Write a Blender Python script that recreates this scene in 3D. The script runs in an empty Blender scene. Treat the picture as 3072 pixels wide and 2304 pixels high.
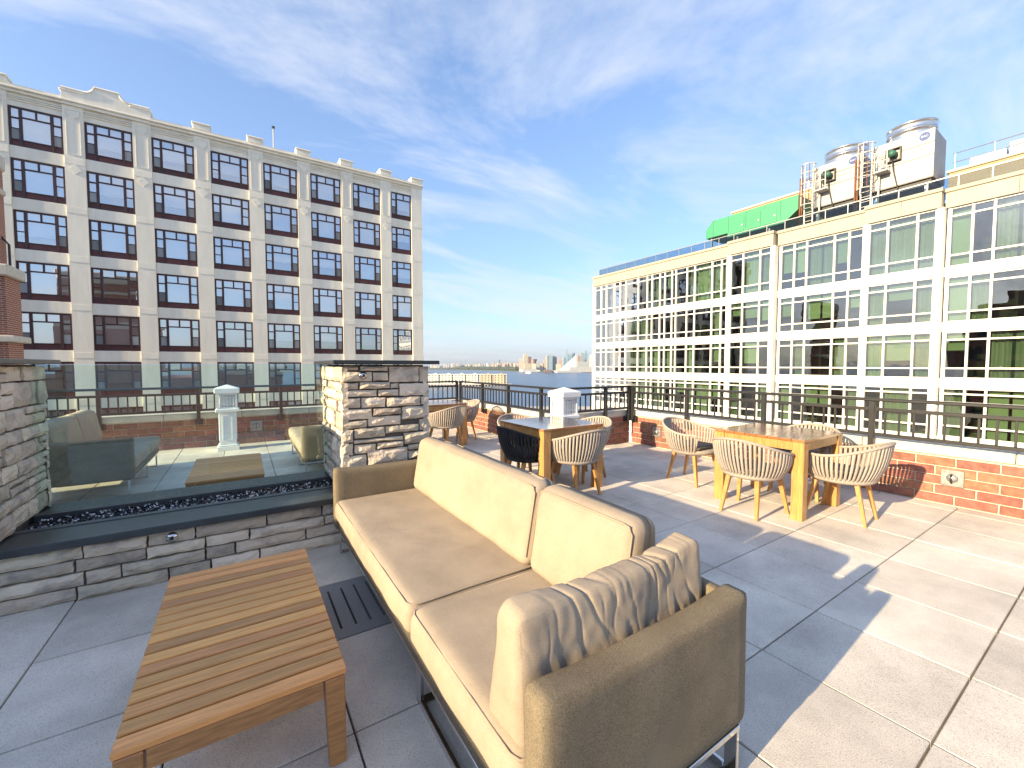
import bpy, math, random
from mathutils import Vector, Matrix, noise

random.seed(7)
sc = bpy.context.scene
COL = sc.collection
PI = math.pi

# ------------------------------------------------------------------ camera
CAM_H = 1.424
F_PX = 1250.0
YAW = math.radians(32.9)
PITCH = math.atan((1152.0 - 1095.0) / F_PX)
cd = bpy.data.cameras.new('camera')
cam = bpy.data.objects.new('camera', cd)
COL.objects.link(cam)
cam.location = (0, 0, CAM_H)
cam.rotation_euler = (PI / 2 - PITCH, 0, -YAW)
cd.sensor_width = 36.0
cd.lens = F_PX / 3072.0 * 36.0
cd.clip_start = 0.05
cd.clip_end = 60000
sc.camera = cam

# ------------------------------------------------------------------ sky and sun
SUN_EL = math.radians(18.6)
SUN_AZ = math.radians(3.2)          # sun comes from -X, a touch from the camera side
w = bpy.data.worlds.new('World')
sc.world = w
w.use_nodes = True
nt = w.node_tree
nt.nodes.clear()


def N(tree, t, **kw):
    n = tree.nodes.new(t)
    for k, v in kw.items():
        setattr(n, k, v)
    return n


out = N(nt, 'ShaderNodeOutputWorld')
bg = N(nt, 'ShaderNodeBackground')
bg.inputs['Strength'].default_value = 0.126
sky = N(nt, 'ShaderNodeTexSky', sky_type='NISHITA', sun_disc=False)
sky.sun_elevation = SUN_EL
sky.sun_rotation = math.radians(266.0)
sky.altitude = 0
sky.air_density = 1.0
sky.dust_density = 1.5
sky.ozone_density = 2.6
tc = N(nt, 'ShaderNodeTexCoord')
sep = N(nt, 'ShaderNodeSeparateXYZ')
nt.links.new(tc.outputs['Generated'], sep.inputs[0])
zc = N(nt, 'ShaderNodeMath', operation='MAXIMUM')
nt.links.new(sep.outputs['Z'], zc.inputs[0])
zc.inputs[1].default_value = 0.0
za = N(nt, 'ShaderNodeMath', operation='ADD')
nt.links.new(zc.outputs[0], za.inputs[0])
za.inputs[1].default_value = 0.10
dx = N(nt, 'ShaderNodeMath', operation='DIVIDE')
dy = N(nt, 'ShaderNodeMath', operation='DIVIDE')
nt.links.new(sep.outputs['X'], dx.inputs[0]); nt.links.new(za.outputs[0], dx.inputs[1])
nt.links.new(sep.outputs['Y'], dy.inputs[0]); nt.links.new(za.outputs[0], dy.inputs[1])
cmb = N(nt, 'ShaderNodeCombineXYZ')
nt.links.new(dx.outputs[0], cmb.inputs[0]); nt.links.new(dy.outputs[0], cmb.inputs[1])
mp = N(nt, 'ShaderNodeMapping')
mp.inputs['Rotation'].default_value = (0, 0, math.radians(-52))
mp.inputs['Scale'].default_value = (0.75, 1.7, 1)
mp.inputs['Location'].default_value = (3.35, 1.3, 0)
nt.links.new(cmb.outputs[0], mp.inputs['Vector'])
n1 = N(nt, 'ShaderNodeTexNoise')
n1.inputs['Scale'].default_value = 0.75
n1.inputs['Detail'].default_value = 9
n1.inputs['Roughness'].default_value = 0.66
n1.inputs['Distortion'].default_value = 0.7
nt.links.new(mp.outputs[0], n1.inputs['Vector'])
r1 = N(nt, 'ShaderNodeValToRGB')
r1.color_ramp.elements[0].position = 0.45
r1.color_ramp.elements[0].color = (0, 0, 0, 1)
r1.color_ramp.elements[1].position = 0.70
r1.color_ramp.elements[1].color = (1, 1, 1, 1)
nt.links.new(n1.outputs['Fac'], r1.inputs[0])
mul = N(nt, 'ShaderNodeMath', operation='MULTIPLY')
nt.links.new(r1.outputs[0], mul.inputs[0])
mul.inputs[1].default_value = 0.85
mixc = N(nt, 'ShaderNodeMixRGB')
nt.links.new(mul.outputs[0], mixc.inputs[0])
gm = N(nt, 'ShaderNodeGamma')
gm.inputs[1].default_value = 0.74
nt.links.new(sky.outputs[0], gm.inputs[0])
tint = N(nt, 'ShaderNodeMixRGB', blend_type='MULTIPLY')
tint.inputs[0].default_value = 1.0
tint.inputs[2].default_value = (0.80, 0.92, 1.12, 1)
nt.links.new(gm.outputs[0], tint.inputs[1])
nt.links.new(tint.outputs[0], mixc.inputs[1])
mixc.inputs[2].default_value = (2.25, 2.4, 2.7, 1)
nt.links.new(mixc.outputs[0], bg.inputs['Color'])
nt.links.new(bg.outputs[0], out.inputs[0])

sl = bpy.data.lights.new('sun', 'SUN')
sl.energy = 3.9
sl.angle = math.radians(0.55)
sl.color = (1.0, 0.78, 0.48)
so = bpy.data.objects.new('sun', sl)
COL.objects.link(so)
d = Vector((math.cos(SUN_AZ) * math.cos(SUN_EL), math.sin(SUN_AZ) * math.cos(SUN_EL), -math.sin(SUN_EL)))
so.rotation_euler = d.to_track_quat('-Z', 'Y').to_euler()

sc.view_settings.view_transform = 'Standard'
sc.view_settings.look = 'None'
sc.view_settings.exposure = 1.70
sc.view_settings.gamma = 1.0
sc.cycles.max_bounces = 7
sc.cycles.transparent_max_bounces = 12
sc.cycles.use_denoising = True

# ------------------------------------------------------------------ materials
MATS = {}


def mat(name, col, rough=0.6, metal=0.0, var=0.0, nz=None, bump=None, spec=0.5, coat=0.0,
        emit=None, hue=0.0, col2=None, stretch=(1, 1, 1), ramp=(0.35, 0.65), coord='world', detail=4.0, stain=None):
    """procedural principled material; var = brightness change per object, nz = (scale, amount), bump = (scale, strength)"""
    m = bpy.data.materials.new(name)
    m.use_nodes = True
    t = m.node_tree
    p = t.nodes['Principled BSDF']
    p.inputs['Roughness'].default_value = rough
    p.inputs['Metallic'].default_value = metal
    p.inputs['Specular IOR Level'].default_value = spec
    if coat:
        p.inputs['Coat Weight'].default_value = coat
        p.inputs['Coat Roughness'].default_value = 0.12
    if coord == 'world':
        g = N(t, 'ShaderNodeNewGeometry').outputs['Position']
    else:
        g = N(t, 'ShaderNodeTexCoord').outputs['Object']
    mpn = N(t, 'ShaderNodeMapping')
    mpn.inputs['Scale'].default_value = stretch
    t.links.new(g, mpn.inputs['Vector'])
    g = mpn.outputs[0]
    rgb = N(t, 'ShaderNodeRGB')
    rgb.outputs[0].default_value = (*col, 1)
    cur = rgb.outputs[0]
    if nz:
        tn = N(t, 'ShaderNodeTexNoise')
        tn.inputs['Scale'].default_value = nz[0]
        tn.inputs['Detail'].default_value = detail
        tn.inputs['Roughness'].default_value = 0.62
        oi = N(t, 'ShaderNodeObjectInfo')
        if var:
            vm = N(t, 'ShaderNodeVectorMath', operation='ADD')
            sm = N(t, 'ShaderNodeMath', operation='MULTIPLY')
            t.links.new(oi.outputs['Random'], sm.inputs[0])
            sm.inputs[1].default_value = 40.0
            t.links.new(g, vm.inputs[0])
            t.links.new(sm.outputs[0], vm.inputs[1])
            t.links.new(vm.outputs[0], tn.inputs['Vector'])
        else:
            t.links.new(g, tn.inputs['Vector'])
        cr = N(t, 'ShaderNodeMapRange')
        cr.inputs['From Min'].default_value = ramp[0]
        cr.inputs['From Max'].default_value = ramp[1]
        t.links.new(tn.outputs['Fac'], cr.inputs['Value'])
        mx = N(t, 'ShaderNodeMixRGB')
        c2 = col2 if col2 else tuple(c * (1 - nz[1]) for c in col)
        mx.inputs[2].default_value = (*c2, 1)
        am = N(t, 'ShaderNodeMath', operation='MULTIPLY')
        am.inputs[1].default_value = 1.0 if not col2 else nz[1]
        t.links.new(cr.outputs[0], am.inputs[0])
        t.links.new(am.outputs[0], mx.inputs[0])
        t.links.new(cur, mx.inputs[1])
        cur = mx.outputs[0]
    if stain:
        sn = N(t, 'ShaderNodeTexNoise')
        sn.inputs['Scale'].default_value = stain[0]
        sn.inputs['Detail'].default_value = 6
        sn.inputs['Roughness'].default_value = 0.65
        gp2 = N(t, 'ShaderNodeNewGeometry')
        t.links.new(gp2.outputs['Position'], sn.inputs['Vector'])
        sr = N(t, 'ShaderNodeMapRange')
        sr.inputs['From Min'].default_value = 0.38
        sr.inputs['From Max'].default_value = 0.66
        sr.inputs['To Min'].default_value = 1.0
        sr.inputs['To Max'].default_value = 1.0 - stain[1]
        t.links.new(sn.outputs['Fac'], sr.inputs['Value'])
        sm2 = N(t, 'ShaderNodeMixRGB', blend_type='MULTIPLY')
        sm2.inputs[0].default_value = 1.0
        t.links.new(cur, sm2.inputs[1])
        t.links.new(sr.outputs[0], sm2.inputs[2])
        cur = sm2.outputs[0]
    if var or hue:
        oi = N(t, 'ShaderNodeObjectInfo')
        hs = N(t, 'ShaderNodeHueSaturation')
        mr = N(t, 'ShaderNodeMapRange')
        mr.inputs['To Min'].default_value = 1 - var
        mr.inputs['To Max'].default_value = 1 + var
        t.links.new(oi.outputs['Random'], mr.inputs['Value'])
        t.links.new(mr.outputs[0], hs.inputs['Value'])
        if hue:
            m7 = N(t, 'ShaderNodeMath', operation='MULTIPLY')
            m7.inputs[1].default_value = 7.31
            fr = N(t, 'ShaderNodeMath', operation='FRACT')
            t.links.new(oi.outputs['Random'], m7.inputs[0])
            t.links.new(m7.outputs[0], fr.inputs[0])
            mh = N(t, 'ShaderNodeMapRange')
            mh.inputs['To Min'].default_value = 0.5 - hue
            mh.inputs['To Max'].default_value = 0.5 + hue
            t.links.new(fr.outputs[0], mh.inputs['Value'])
            t.links.new(mh.outputs[0], hs.inputs['Hue'])
        t.links.new(cur, hs.inputs['Color'])
        cur = hs.outputs[0]
    t.links.new(cur, p.inputs['Base Color'])
    if bump:
        bn = N(t, 'ShaderNodeTexNoise')
        bn.inputs['Scale'].default_value = bump[0]
        bn.inputs['Detail'].default_value = 5
        t.links.new(g, bn.inputs['Vector'])
        b = N(t, 'ShaderNodeBump')
        b.inputs['Strength'].default_value = bump[1]
        b.inputs['Distance'].default_value = 0.02
        t.links.new(bn.outputs['Fac'], b.inputs['Height'])
        t.links.new(b.outputs[0], p.inputs['Normal'])
    if emit:
        p.inputs['Emission Color'].default_value = (*emit[0], 1)
        p.inputs['Emission Strength'].default_value = emit[1]
    MATS[name] = m
    return m


def glass(name, tint, refl=0.25, rough=0.0, wob=0.0, ior=1.5):
    """thin window glass: tinted see-through sheet with a mirror-like surface"""
    m = bpy.data.materials.new(name)
    m.use_nodes = True
    t = m.node_tree
    t.nodes.clear()
    o = N(t, 'ShaderNodeOutputMaterial')
    tr = N(t, 'ShaderNodeBsdfTransparent')
    tr.inputs[0].default_value = (*tint, 1)
    gl = N(t, 'ShaderNodeBsdfGlossy')
    gl.inputs['Roughness'].default_value = rough
    gl.inputs['Color'].default_value = (0.95, 0.97, 1, 1)
    fr = N(t, 'ShaderNodeFresnel')
    fr.inputs['IOR'].default_value = ior
    ad = N(t, 'ShaderNodeMath', operation='ADD')
    ad.use_clamp = True
    ad.inputs[1].default_value = refl
    mx = N(t, 'ShaderNodeMixShader')
    t.links.new(fr.outputs[0], ad.inputs[0])
    t.links.new(ad.outputs[0], mx.inputs[0])
    t.links.new(tr.outputs[0], mx.inputs[1])
    t.links.new(gl.outputs[0], mx.inputs[2])
    if wob:
        g = N(t, 'ShaderNodeNewGeometry')
        bn = N(t, 'ShaderNodeTexNoise')
        bn.inputs['Scale'].default_value = 0.9
        bn.inputs['Detail'].default_value = 1.5
        t.links.new(g.outputs['Position'], bn.inputs['Vector'])
        b = N(t, 'ShaderNodeBump')
        b.inputs['Strength'].default_value = wob
        b.inputs['Distance'].default_value = 0.05
        t.links.new(bn.outputs['Fac'], b.inputs['Height'])
        t.links.new(b.outputs[0], gl.inputs['Normal'])
    t.links.new(mx.outputs[0], o.inputs[0])
    MATS[name] = m
    return m


mat('paver', (0.74, 0.675, 0.58), 0.85, var=0.10, nz=(190, 0.45), bump=(300, 0.25), ramp=(0.52, 0.72), detail=2, stain=(1.7, 0.30))
mat('paver_bed', (0.05, 0.05, 0.05), 0.9)
mat('grate', (0.30, 0.30, 0.295), 0.7, nz=(120, 0.3))
mat('brick', (0.32, 0.135, 0.09), 0.8, var=0.24, hue=0.014, nz=(18, 0.4), bump=(90, 0.3))
mat('mortar', (0.66, 0.58, 0.47), 0.9, nz=(40, 0.3), bump=(120, 0.3))
mat('coping', (0.60, 0.56, 0.47), 0.8, nz=(7, 0.18), bump=(80, 0.15), var=0.04)
mat('rail_metal', (0.022, 0.022, 0.024), 0.35, spec=0.6, nz=(3, 0.3))
mat('stone', (0.62, 0.53, 0.41), 0.85, var=0.28, hue=0.009, nz=(6, 0.72), bump=(26, 0.8), col2=(0.20, 0.185, 0.175), ramp=(0.48, 0.74))
mat('stone_mortar', (0.12, 0.105, 0.09), 0.9)
mat('granite', (0.018, 0.02, 0.022), 0.16, spec=0.6, nz=(5, 0.8), col2=(0.05, 0.055, 0.06), ramp=(0.5, 0.7))
mat('slate', (0.05, 0.06, 0.065), 0.32, nz=(6, 0.4), bump=(60, 0.1))
mat('trough_metal', (0.09, 0.10, 0.105), 0.38, metal=0.6)
mat('bead_dark', (0.012, 0.012, 0.018), 0.08, spec=0.8)
mat('bead_glint', (0.62, 0.64, 0.68), 0.08, spec=0.8)  # white glints of the black chips, put into a pale colour
mat('fabric', (0.42, 0.345, 0.26), 0.9, nz=(380, 0.20), detail=1.0, bump=(900, 0.25), spec=0.2, stain=(3.2, 0.20))
mat('sling', (0.27, 0.22, 0.150), 0.85, nz=(330, 0.42), detail=1.0, bump=(900, 0.3), spec=0.2, stain=(3.0, 0.28))
mat('chrome', (0.62, 0.62, 0.62), 0.16, metal=1.0)
mat('teak_slat', (0.76, 0.345, 0.10), 0.42, var=0.27, hue=0.006, nz=(16, 0.30), stretch=(0.35, 6, 6), coat=0.15, bump=(60, 0.08))
mat('teak_side', (0.54, 0.25, 0.085), 0.45, nz=(9, 0.4), stretch=(1, 9, 9), coat=0.15)
mat('teak', (0.55, 0.275, 0.085), 0.40, var=0.12, nz=(9, 0.35), stretch=(6, 6, 0.7), coat=0.3)
mat('teak_top', (0.40, 0.18, 0.07), 0.14, var=0.18, nz=(9, 0.35), stretch=(0.8, 9, 9), coat=0.8)
mat('rope', (0.42, 0.365, 0.31), 0.85, var=0.08, bump=(500, 0.4), nz=(60, 0.15))
mat('rope_black', (0.018, 0.018, 0.021), 0.8, var=0.1, bump=(500, 0.4))
mat('seat_pad', (0.10, 0.085, 0.07), 0.9)
mat('white_paint', (0.80, 0.80, 0.79), 0.45, nz=(6, 0.05))
mat('lantern_glass', (0.62, 0.63, 0.62), 0.35)
mat('galvanised', (0.42, 0.42, 0.42), 0.42, metal=0.7, nz=(16, 0.35))
# far buildings
mat('limestone', (0.84, 0.80, 0.68), 0.85, nz=(1.6, 0.12), stretch=(1, 1, 0.15), bump=(14, 0.10), var=0.05)
mat('limestone_trim', (0.85, 0.81, 0.69), 0.85, nz=(1.2, 0.12), stretch=(1, 1, 0.3))
mat('limestone_line', (0.30, 0.29, 0.25), 0.9)
mat('bronze_frame', (0.055, 0.018, 0.018), 0.5, nz=(2, 0.3))
mat('window_apron', (0.105, 0.026, 0.024), 0.55, var=0.3, nz=(3, 0.3))
mat('blind', (0.93, 0.94, 0.95), 0.8, var=0.06, nz=(0.6, 0.10))
mat('blind_slatted', (0.42, 0.47, 0.48), 0.8, nz=(30, 0.35), stretch=(6, 6, 0.02))
mat('screen', (0.24, 0.26, 0.27), 0.7, var=0.4)
mat('interior', (0.035, 0.035, 0.035), 0.9)
mat('interior_right', (0.05, 0.055, 0.045), 0.9, nz=(0.7, 0.7))
mat('curtain', (0.42, 0.44, 0.38), 0.9, var=0.3)
mat('blind_green', (0.42, 0.47, 0.36), 0.9, var=0.2)
mat('white_frame', (0.72, 0.71, 0.665), 0.5, nz=(0.8, 0.05))
mat('white_band', (0.70, 0.69, 0.645), 0.6, nz=(0.8, 0.06))
mat('parapet_panel', (0.38, 0.345, 0.28), 0.7, var=0.03, nz=(0.8, 0.08))
mat('dark_reveal', (0.05, 0.05, 0.045), 0.7)
mat('green_steel', (0.035, 0.27, 0.135), 0.5, nz=(1.5, 0.12), var=0.04)
mat('green_dark', (0.02, 0.10, 0.06), 0.6)
mat('galv_sheet', (0.33, 0.325, 0.315), 0.5, metal=0.25, nz=(1.2, 0.12), var=0.05)
mat('galv_shiny', (0.60, 0.62, 0.64), 0.25, metal=0.9)
mat('rust', (0.20, 0.085, 0.045), 0.8, nz=(3, 0.5))
mat('pipe_white', (0.50, 0.48, 0.45), 0.5)
mat('motor_green', (0.035, 0.12, 0.09), 0.5)
mat('black_iron', (0.02, 0.02, 0.02), 0.5)
mat('tan_brick', (0.38, 0.28, 0.17), 0.85, nz=(2, 0.15), var=0.05)
mat('logo_blue', (0.006, 0.045, 0.20), 0.5)
mat('logo_white', (0.5, 0.5, 0.5), 0.5)
mat('print_grey', (0.16, 0.16, 0.17), 0.6)
mat('roof_gravel', (0.30, 0.29, 0.27), 0.9, nz=(3, 0.3))
glass('glass_left', (1.0, 1.0, 1.0), 0.50, wob=0.05)
glass('glass_right', (0.38, 0.49, 0.37), 0.10, wob=0.10)
glass('glass_fire', (0.90, 1.0, 0.98), 0.01)
glass('glass_rail', (0.62, 0.70, 0.74), 0.02, ior=1.08)


def brickmat(name, c1, c2, mortar, scale):
    m = bpy.data.materials.new(name)
    m.use_nodes = True
    t = m.node_tree
    p = t.nodes['Principled BSDF']
    p.inputs['Roughness'].default_value = 0.85
    b = N(t, 'ShaderNodeTexBrick')
    b.inputs['Color1'].default_value = (*c1, 1)
    b.inputs['Color2'].default_value = (*c2, 1)
    b.inputs['Mortar'].default_value = (*mortar, 1)
    b.inputs['Scale'].default_value = scale
    b.inputs['Mortar Size'].default_value = 0.012
    b.inputs['Brick Width'].default_value = 0.3
    b.inputs['Row Height'].default_value = 0.095
    g = N(t, 'ShaderNodeNewGeometry')
    s = N(t, 'ShaderNodeSeparateXYZ')
    t.links.new(g.outputs['Position'], s.inputs[0])
    a = N(t, 'ShaderNodeMath', operation='ADD')
    t.links.new(s.outputs['X'], a.inputs[0]); t.links.new(s.outputs['Y'], a.inputs[1])
    c = N(t, 'ShaderNodeCombineXYZ')
    t.links.new(a.outputs[0], c.inputs[0]); t.links.new(s.outputs['Z'], c.inputs[1])
    t.links.new(c.outputs[0], b.inputs['Vector'])
    t.links.new(b.outputs['Color'], p.inputs['Base Color'])
    MATS[name] = m


brickmat('red_brickwork', (0.23, 0.065, 0.035), (0.30, 0.09, 0.05), (0.45, 0.38, 0.30), 1.0)
brickmat('tan_brickwork', (0.38, 0.26, 0.14), (0.33, 0.22, 0.115), (0.38, 0.33, 0.26), 1.0)


# ------------------------------------------------------------------ mesh helpers
class MB:
    def __init__(s):
        s.v = []
        s.f = []

    def add(s, vs, fs):
        o = len(s.v)
        s.v += [tuple(p) for p in vs]
        s.f += [tuple(i + o for i in q) for q in fs]
        return s

    def box(s, x0, x1, y0, y1, z0, z1):
        v = [(x, y, z) for z in (z0, z1) for y in (y0, y1) for x in (x0, x1)]
        return s.add(v, [(0, 2, 3, 1), (4, 5, 7, 6), (0, 1, 5, 4), (2, 6, 7, 3), (0, 4, 6, 2), (1, 3, 7, 5)])

    def cbox(s, x0, x1, y0, y1, z0, z1, c=0.004):
        """box with chamfered edges"""
        lo = (x0, y0, z0); hi = (x1, y1, z1)
        vs = []; idx = {}
        for sx in (0, 1):
            for sy in (0, 1):
                for sz in (0, 1):
                    sg = (sx, sy, sz)
                    for a in range(3):
                        p = []
                        for k in range(3):
                            e = hi[k] if sg[k] else lo[k]
                            if k != a:
                                e += -c if sg[k] else c
                            p.append(e)
                        idx[(sg, a)] = len(vs)
                        vs.append(p)
        fs = []
        for a in range(3):
            b, c_ = (a + 1) % 3, (a + 2) % 3
            for sa in (0, 1):
                q = []
                for u, v_ in ((0, 0), (1, 0), (1, 1), (0, 1)):
                    g = [0, 0, 0]; g[a] = sa; g[b] = u; g[c_] = v_
                    q.append(idx[(tuple(g), a)])
                fs.append(q if sa else q[::-1])
            for sb in (0, 1):
                for sc_ in (0, 1):
                    g0 = [0, 0, 0]; g1 = [0, 0, 0]
                    g0[b] = g1[b] = sb; g0[c_] = g1[c_] = sc_
                    g0[a] = 0; g1[a] = 1
                    q = [idx[(tuple(g0), b)], idx[(tuple(g1), b)], idx[(tuple(g1), c_)], idx[(tuple(g0), c_)]]
                    fs.append(q if sb == sc_ else q[::-1])
        for sx in (0, 1):
            for sy in (0, 1):
                for sz in (0, 1):
                    g = (sx, sy, sz)
                    q = [idx[(g, 0)], idx[(g, 1)], idx[(g, 2)]]
                    fs.append(q if (sx + sy + sz) % 2 else q[::-1])
        return s.add(vs, fs)

    def bar(s, p0, p1, wx, wy, up=(0, 0, 1), w1=None):
        """rectangular bar from p0 to p1; w1 = end scale"""
        p0 = Vector(p0); p1 = Vector(p1)
        d = (p1 - p0).normalized()
        u = Vector(up)
        if abs(d.dot(u)) > 0.98:
            u = Vector((0, 1, 0))
        a = d.cross(u).normalized(); b = a.cross(d).normalized()
        k = 1 if w1 is None else w1
        vs = []
        for p, q in ((p0, 1), (p1, k)):
            for sa, sb in ((-1, -1), (1, -1), (1, 1), (-1, 1)):
                vs.append(p + a * sa * wx / 2 * q + b * sb * wy / 2 * q)
        return s.add(vs, [(3, 2, 1, 0), (4, 5, 6, 7), (0, 1, 5, 4), (1, 2, 6, 5), (2, 3, 7, 6), (3, 0, 4, 7)])

    def cyl(s, p0, p1, r0, r1=None, n=12, caps=True):
        p0 = Vector(p0); p1 = Vector(p1)
        r1 = r0 if r1 is None else r1
        d = (p1 - p0).normalized()
        u = Vector((0, 0, 1)) if abs(d.z) < 0.9 else Vector((1, 0, 0))
        a = d.cross(u).normalized(); b = d.cross(a)
        vs = []
        for p, r in ((p0, r0), (p1, r1)):
            for i in range(n):
                t = 2 * PI * i / n
                vs.append(p + (a * math.cos(t) + b * math.sin(t)) * r)
        fs = [(i, (i + 1) % n, n + (i + 1) % n, n + i) for i in range(n)]
        if caps:
            fs += [tuple(range(n))[::-1], tuple(range(n, 2 * n))]
        return s.add(vs, fs)

    def tube(s, pts, r, n=8, closed=False):
        pts = [Vector(p) for p in pts]
        m = len(pts)
        vs = []; fs = []
        for i, p in enumerate(pts):
            if closed:
                d = pts[(i + 1) % m] - pts[i - 1]
            else:
                d = pts[min(i + 1, m - 1)] - pts[max(i - 1, 0)]
            d.normalize()
            u = Vector((0, 0, 1)) if abs(d.z) < 0.95 else Vector((1, 0, 0))
            a = d.cross(u).normalized(); b = d.cross(a)
            for k in range(n):
                t = 2 * PI * k / n
                vs.append(p + (a * math.cos(t) + b * math.sin(t)) * r)
        for i in range(m if closed else m - 1):
            j = (i + 1) % m
            for k in range(n):
                l = (k + 1) % n
                fs.append((i * n + k, j * n + k, j * n + l, i * n + l))
        if not closed:
            fs += [tuple(range(n)), tuple(range((m - 1) * n, m * n))[::-1]]
        return s.add(vs, fs)

    def prism(s, poly, axis, a0, a1):
        """polygon (2D points) extruded along axis 'x','y' or 'z' from a0 to a1"""
        def P(u, v, a):
            return {'x': (a, u, v), 'y': (u, a, v), 'z': (u, v, a)}[axis]
        n = len(poly)
        vs = [P(u, v, a0) for u, v in poly] + [P(u, v, a1) for u, v in poly]
        fs = [(i, (i + 1) % n, n + (i + 1) % n, n + i) for i in range(n)]
        fs += [tuple(range(n))[::-1], tuple(range(n, 2 * n))]
        return s.add(vs, fs)

    def mesh(s, name, m, smooth=False):
        me = bpy.data.meshes.new(name)
        me.from_pydata(s.v, [], s.f)
        if m:
            me.materials.append(MATS[m] if isinstance(m, str) else m)
        if smooth:
            me.polygons.foreach_set('use_smooth', [True] * len(me.polygons))
        me.update()
        return me


def tag(o, label=None, cat=None, group=None, kind=None):
    if label: o['label'] = label
    if cat: o['category'] = cat
    if group: o['group'] = group
    if kind: o['kind'] = kind
    return o


def link(name, me, parent=None, loc=None, world=True, rot=None):
    o = bpy.data.objects.new(name, me)
    COL.objects.link(o)
    if loc is not None: o.location = loc
    if rot is not None: o.rotation_euler = rot
    if parent is not None:
        o.parent = parent
        if world:
            if parent.get('_base'):
                o.matrix_parent_inverse = Matrix.Translation(-Vector(parent.location))
    return o


def thing(name, label, cat, loc=(0, 0, 0), group=None, rotz=0):
    o = bpy.data.objects.new(name, None)
    COL.objects.link(o)
    o.location = loc
    o.rotation_euler = (0, 0, rotz)
    o.empty_display_size = 0.1
    o['_base'] = 1
    tag(o, label, cat, group)
    return o


def part(name, mb, m, parent=None, smooth=False, world=True):
    return link(name, mb.mesh(name, m, smooth), parent, world=world)


def copy_tree(o, parent=None):
    c = o.copy()
    COL.objects.link(c)
    if parent is not None:
        c.parent = parent
    for ch in list(o.children):
        copy_tree(ch, c)
    return c


def fix_sharp(me, ang=40):
    try:
        me.set_sharp_from_angle(angle=math.radians(ang))
    except Exception:
        pass


def from_px(px, py_top, depth):
    """a far point: sideways offset and height for a bearing and distance in front of the viewpoint"""
    fx, fy = math.sin(YAW), math.cos(YAW)
    rx, ry = math.cos(YAW), -math.sin(YAW)
    lat = (px - 1536.0) / F_PX * depth
    return Vector((fx * depth + rx * lat, fy * depth + ry * lat, CAM_H - (py_top - 1095.0) / F_PX * depth))


# ================================================================== GROUND, RIVER
WATER_Z = -24.0
LAND_Z = -21.5
m = mat('water', (0.030, 0.085, 0.17), 0.28, spec=0.25, bump=(0.12, 0.35), nz=(0.012, 0.35), stretch=(1, 1, 1))
part('river_water', MB().add([(-26000, -3000, WATER_Z), (30000, -3000, WATER_Z), (30000, 34000, WATER_Z), (-26000, 34000, WATER_Z)], [(0, 1, 2, 3)]), 'water')
tag(bpy.data.objects['river_water'], 'broad blue river beyond the terrace', kind='structure')
mat('asphalt', (0.20, 0.195, 0.185), 0.9, nz=(0.3, 0.4))
mat('promenade', (0.50, 0.47, 0.42), 0.9, nz=(0.2, 0.2))
fx, fy = math.sin(YAW), math.cos(YAW)
rx, ry = math.cos(YAW), -math.sin(YAW)


def cs(lat, dep, z):
    return (fx * dep + rx * lat, fy * dep + ry * lat, z)


b = MB()
poly = [cs(-600, -250, 0)[:2], cs(600, -250, 0)[:2], cs(600, 228, 0)[:2], cs(-600, 228, 0)[:2]]
b.prism(poly, 'z', WATER_Z - 4, LAND_Z)
tag(part('land_ground', b, 'asphalt'), kind='structure')
b = MB()
b.prism([cs(-600, 216, 0)[:2], cs(600, 216, 0)[:2], cs(600, 229, 0)[:2], cs(-600, 229, 0)[:2]], 'z', LAND_Z - 0.2, LAND_Z + 0.15)
tag(part('waterfront_promenade_path', b, 'promenade'), kind='structure')

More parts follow.
